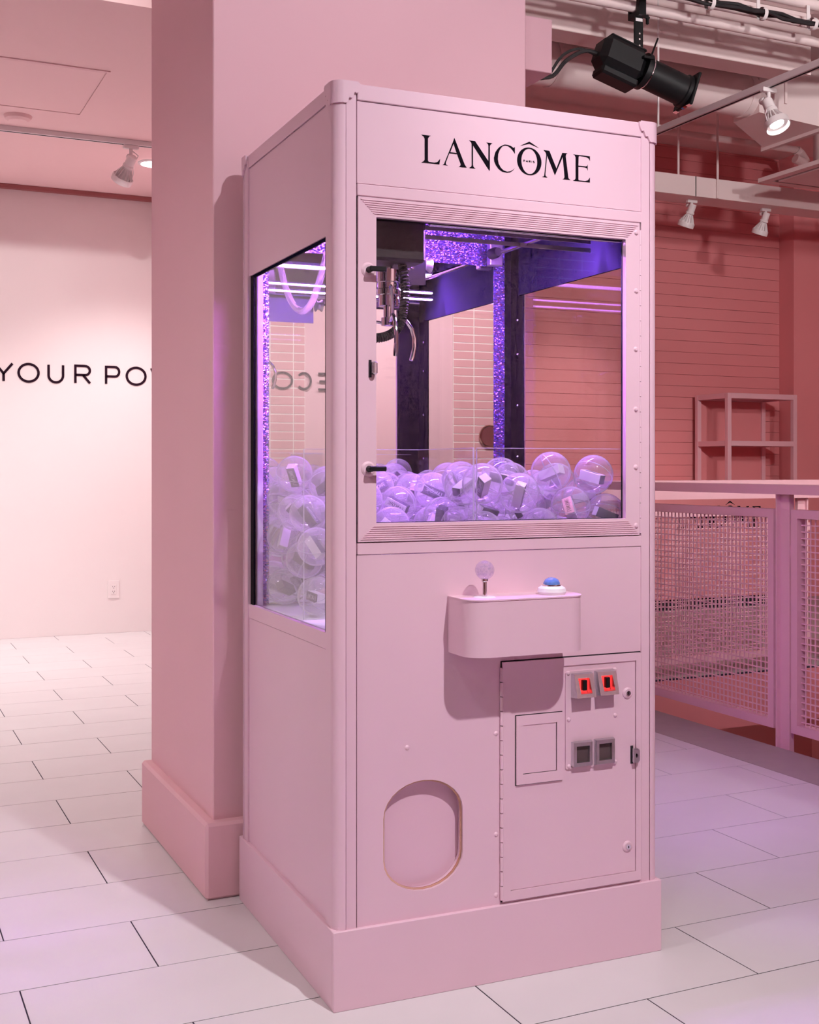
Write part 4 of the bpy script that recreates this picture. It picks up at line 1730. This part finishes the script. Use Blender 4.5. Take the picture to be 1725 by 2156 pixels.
# acrylic guards round the chute and along the front
CHX, CHY, AZ = .352, .345, 1.212
for (x0, x1, y0, y1) in ((.05, CHX, CHY, CHY + .004), (CHX, CHX + .004, .040, CHY + .004), (CHX + .012, .785, .040, .044)):
    mb = MB()
    mb.box(x0, x1, y0, y1, .799, AZ)
    gd = part('acrylic_guard', mb, ACRYL)
    mb = MB()
    mb.box(x0, x1, y0, y1, AZ + .0002, AZ + .0016)
    if x1 - x0 < .01:
        mb.box(x0, x1, y0 - .0016, y0 - .0002, .799, AZ)
    else:
        mb.box(x0 - .0016, x0 - .0002, y0, y1, .799, AZ)
    part('guard_edge', mb, CAPRIM, gd)

# ================================================================== BALLS IN THE CABINET
RB = .0502
rnd = random.Random(21)
import numpy as np
np.random.seed(7)
NB = 148
X0, X1, Y0, Y1, ZF = .050 + RB, .796 - RB, .048 + RB, .708 - RB, .800 + RB
pos = np.zeros((NB, 3))
n = 0
z = ZF
lay = 0
while n < NB:
    ys = np.arange(Y0, Y1 + .001, RB * 1.98)
    for j, yy in enumerate(ys):
        xs = np.arange(X0 + (RB if (j + lay) % 2 else 0), X1 + .001, RB * 2.02)
        for xx in xs:
            if xx < CHX + RB + .01 and yy < CHY + RB + .01:
                continue
            if n < NB:
                pos[n] = (xx + rnd.uniform(-.008, .008), yy + rnd.uniform(-.008, .008), z + rnd.uniform(0, .02))
                n += 1
    z += RB * 1.9
    lay += 1


def wall_clamp(p):
    p[:, 0] = np.clip(p[:, 0], X0, X1)
    p[:, 1] = np.clip(p[:, 1], Y0, Y1)
    p[:, 2] = np.maximum(p[:, 2], ZF)
    # keep out of the chute corner
    ax, ay = CHX + .005 + RB, CHY + .005 + RB
    inside = (p[:, 0] < ax) & (p[:, 1] < ay)
    px_, py_ = ax - p[:, 0], ay - p[:, 1]
    mx_ = inside & (px_ < py_)
    my_ = inside & ~mx_
    p[mx_, 0] = ax
    p[my_, 1] = ay


for it in range(1500):
    pos[:, 2] -= .0012 if it < 500 else (.0003 if it < 1000 else .0)
    d = pos[:, None, :] - pos[None, :, :]
    dist = np.sqrt((d ** 2).sum(-1)) + np.eye(NB)
    ov = np.clip(2 * RB - dist, 0, None)
    np.fill_diagonal(ov, 0)
    pos += (d / dist[..., None] * (ov * .34)[..., None]).sum(1)
    wall_clamp(pos)

RV = .0484
keep = list(range(NB))
while True:
    q_ = pos[keep]
    d = q_[:, None, :] - q_[None, :, :]
    _near = np.sqrt((d ** 2).sum(-1)) + np.eye(len(keep))
    bad = (_near < 2 * RV + .0009).sum(1)
    if bad.max() == 0:
        break
    keep.pop(int(bad.argmax()))
pos = pos[keep]
print('balls', len(keep), 'of', NB, 'top', pos[:, 2].max())
NB = len(keep)
RB = RV
ball_mb = MB()
prof = [(RB * math.sin(R(a)), -RB * math.cos(R(a))) for a in range(0, 181, 6)]
ball_mb.lathe(prof, 40)
ball0 = ball_mb.build('capsule_ball', CAPS)
mb = MB()
mb.lathe([(RB * .985, -.0014), (RB * 1.004, -.0010), (RB * 1.004, .0010), (RB * .985, .0014)], 48)
ring0 = mb.build('seam_ring', CAPRIM)
bxw, bxl = .0115, .0300


def carton(m1, m2):
    mb = MB()
    mb.box(-bxw, bxw, -bxw, bxw, -bxl, bxl, .0006)
    o = mb.build('carton', [m1, m2])
    for f in o.data.polygons:
        n_ = f.normal
        f.material_index = 1 if (n_.x > .5 or n_.y < -.5) else 0
    return o


cart = [carton(CART_W, CART_D), carton(CART_D, CART_D), carton(CART_W, CART_P), carton(CART_D, CART_W)]
mb = MB()
k = .046 / .436
logo(mb, lambda a, b, d: (bxw + d, (b - 1.875) * k * 1.5, (a - .428) * k), .0001, .0004)
txt0 = mb.build('lettering', CART_W)
txt1 = bpy.data.objects.new('lettering', txt0.data.copy())
txt1.data.materials.clear()
txt1.data.materials.append(BLACKI)
COL.objects.link(txt1)
Rz = Matrix.Rotation(-0.023, 4, 'Z')
order = list(range(NB))
zs = pos[:, 2]
for i in order:
    p = V(pos[i])
    q = Matrix.Rotation(rnd.uniform(0, 6.28), 4, 'Z') @ Matrix.Rotation(rnd.uniform(.2, 1.4), 4, 'X') @ Matrix.Rotation(rnd.uniform(0, 6.28), 4, 'Z')
    Mw = Rz @ T(*p) @ q
    b = link_copy(ball0, 'capsule_ball', None, Mw)
    lvl = 'atop the pile' if p.z > 1.13 else ('midway up the pile' if p.z > .95 else 'low in the pile')
    kind = rnd.choice((0, 0, 1, 2, 3, 3))
    nm = ('white and navy', 'all navy', 'white and peach', 'navy and white')[kind]
    side = ''
    if p.y > .56:
        side = ' against the mirror'
    elif p.y < .20 and p.x > CHX:
        side = ' behind the front guard'
    elif p.x < CHX + .12:
        side = ' beside the chute guard'
    elif p.x > .66:
        side = ' beside the hinge side glass'
    else:
        side = ' in its middle'
    tag(b, 'clear ball with %s carton, %s%s' % (nm, lvl, side), 'capsule ball', 'clear balls with %s carton, %s%s' % (nm, lvl, side))
    link_copy(ring0, 'seam_ring', b)
    off = V((rnd.uniform(-.003, .003), rnd.uniform(-.003, .003), rnd.uniform(-.006, -.002)))
    q2 = Matrix.Rotation(rnd.uniform(0, 6.28), 4, 'Z') @ Matrix.Rotation(rnd.uniform(.5, 2.0), 4, 'X') @ Matrix.Rotation(rnd.uniform(0, 6.28), 4, 'Z')
    c = link_copy(cart[kind], 'product_carton', None, Rz @ T(*(p + off)) @ q2)
    tag(c, '%s carton in clear ball %s%s' % (nm, lvl, side), 'carton', '%s cartons inside balls %s%s' % (nm, lvl, side))
    link_copy(txt0 if kind in (0, 1) else txt1, 'lettering', c)
for o in [ball0, ring0, txt0, txt1] + cart:
    bpy.data.objects.remove(o)

# ================================================================== LAMPS OUTSIDE THE PICTURE
bar_track('front_track', 'white light track under the ceiling above the camera', (-2.6, -2.15, 3.72), (2.6, -2.15, 3.72), rods=(.6, 2.6, 4.6))
track_lamp('lit white spotlight on the front track, aimed at the claw machine', (.54, -2.15, 3.684), (.36, .0, .38), True, P_KEY, 58, 1.0, KEY_COL, size=.035)
track_lamp('lit white spotlight on the front track, aimed at the top of the pillar', (.86, -2.15, 3.684), (.30, .8, 2.75), True, P_PILLAR, 56, 1.0, (0.96, 0.99, 1.08), size=.04)
track_lamp('lit white spotlight on the front track, beyond the camera', (-1.35, -2.15, 3.684), (.2, .6, 1.0), True, P_SECOND, 80, .8, KEY_COL, size=.05)
bar_track('bay_track', 'white light track hung before the bright bay', (-2.6, .20, 3.54), (-.2, .20, 3.54), rods=(.3, 2.1))
track_lamp('lit white spotlight washing the pale lettered wall', (-.72, .20, 3.504), (-.55, 6.2, 2.05), True, P_WASH, 62, 1.0, WARM_COL, size=.03)
track_lamp('lit white spotlight washing the pale wall beyond the picture', (-1.9, .20, 3.504), (-1.6, 6.2, 1.55), True, P_WASH, 62, 1.0, WARM_COL, size=.03)
bar_track('rear_track', 'white light track before the tiled wall behind the camera', (-1.0, -3.4, 3.3), (5.0, -3.4, 3.3), rods=(.6, 3, 5.4))
track_lamp('lit white spotlight washing the tiled wall near the stairs', (3.4, -3.4, 3.264), (3.3, -5.1, 1.5), True, P_FRONT, 95, .8, WARM_COL)
track_lamp('lit white spotlight washing the lettered wall behind the camera', (1.5, -3.4, 3.264), (1.9, -5.1, 1.5), True, P_FRONT, 95, .8, WARM_COL)
track_lamp('lit white spotlight low over the coral wall', (4.15, 5.02, 3.21), (4.7, 6.2, 0.9), True, P_FAR, 60, .9, WARM_COL, drop=.06)
track_lamp('added white fill spotlight on the hanging track, aimed down at the far landing', (TX, .70, TZ - .036), (4.2, 4.6, 0), True, P_HALL_FILL, 80, .9, WARM_COL)  # added fill for the hall, bounces off the landing
bar_track('added_side_track', 'added white light track over the open floor beside the camera', (-2.7, -2.6, 3.2), (-2.7, 2.2, 3.2), rods=(.6, 4.2))  # added track, carries only the fill lamp below
track_lamp('added white fill spotlight on the side track, aimed at the floor before the pillar', (-2.7, -.4, 3.164), (-.9, 1.2, 0), True, 115.0, 90, .9, WARM_COL)  # added as general fill light
track_lamp('added white fill spotlight at the end of the front track, aimed up at the hall ducts', (2.35, -2.15, 3.684), (4.7, 4.9, 3.35), True, P_UP_FILL * .5, 75, .9, WARM_COL, size=.14)  # added uplight, brightens the hall ceiling and wall
track_lamp('added white fill spotlight near the end of the hanging track, aimed up along the hall ceiling', (TX, -2.5, TZ - .036), (5.0, 5.2, 3.35), True, P_UP_FILL * .5, 75, .9, WARM_COL, size=.14)  # other half of the added uplight, softens its shadows
ll = thing('lower_level_fill', 'added round fill lamp under the floor slab lighting the stairs below', 'lamp', (3.0, 4.4, -.31))  # added lamp, brightens the otherwise black level below
mb = MB()
mb.lathe([(.16, 0), (.16, -.03), (.14, -.05), (.10, -.055)], 28)
mb.build('housing', WHITEM, ll)
mb = MB()
mb.lathe([(0, -.058), (.10, -.055)], 28)
mb.build('diffuser', LENS, ll)
ld = bpy.data.lights.new('lower_fill_light', 'POINT')
ld.energy = 60
ld.shadow_soft_size = .10
ld.color = (1, .8, .78)
lo = bpy.data.objects.new('lower_fill_light', ld)
COL.objects.link(lo)
lo.parent = ll
lo.location = (0, 0, -.22)
track_lamp('added white fill spotlight on the front track, aimed at the stair railing', (-.60, -2.15, 3.684), (2.62, 1.75, .65), True, P_RAIL_FILL, 40, 1.0, KEY_COL)  # added to brighten the railing's near face
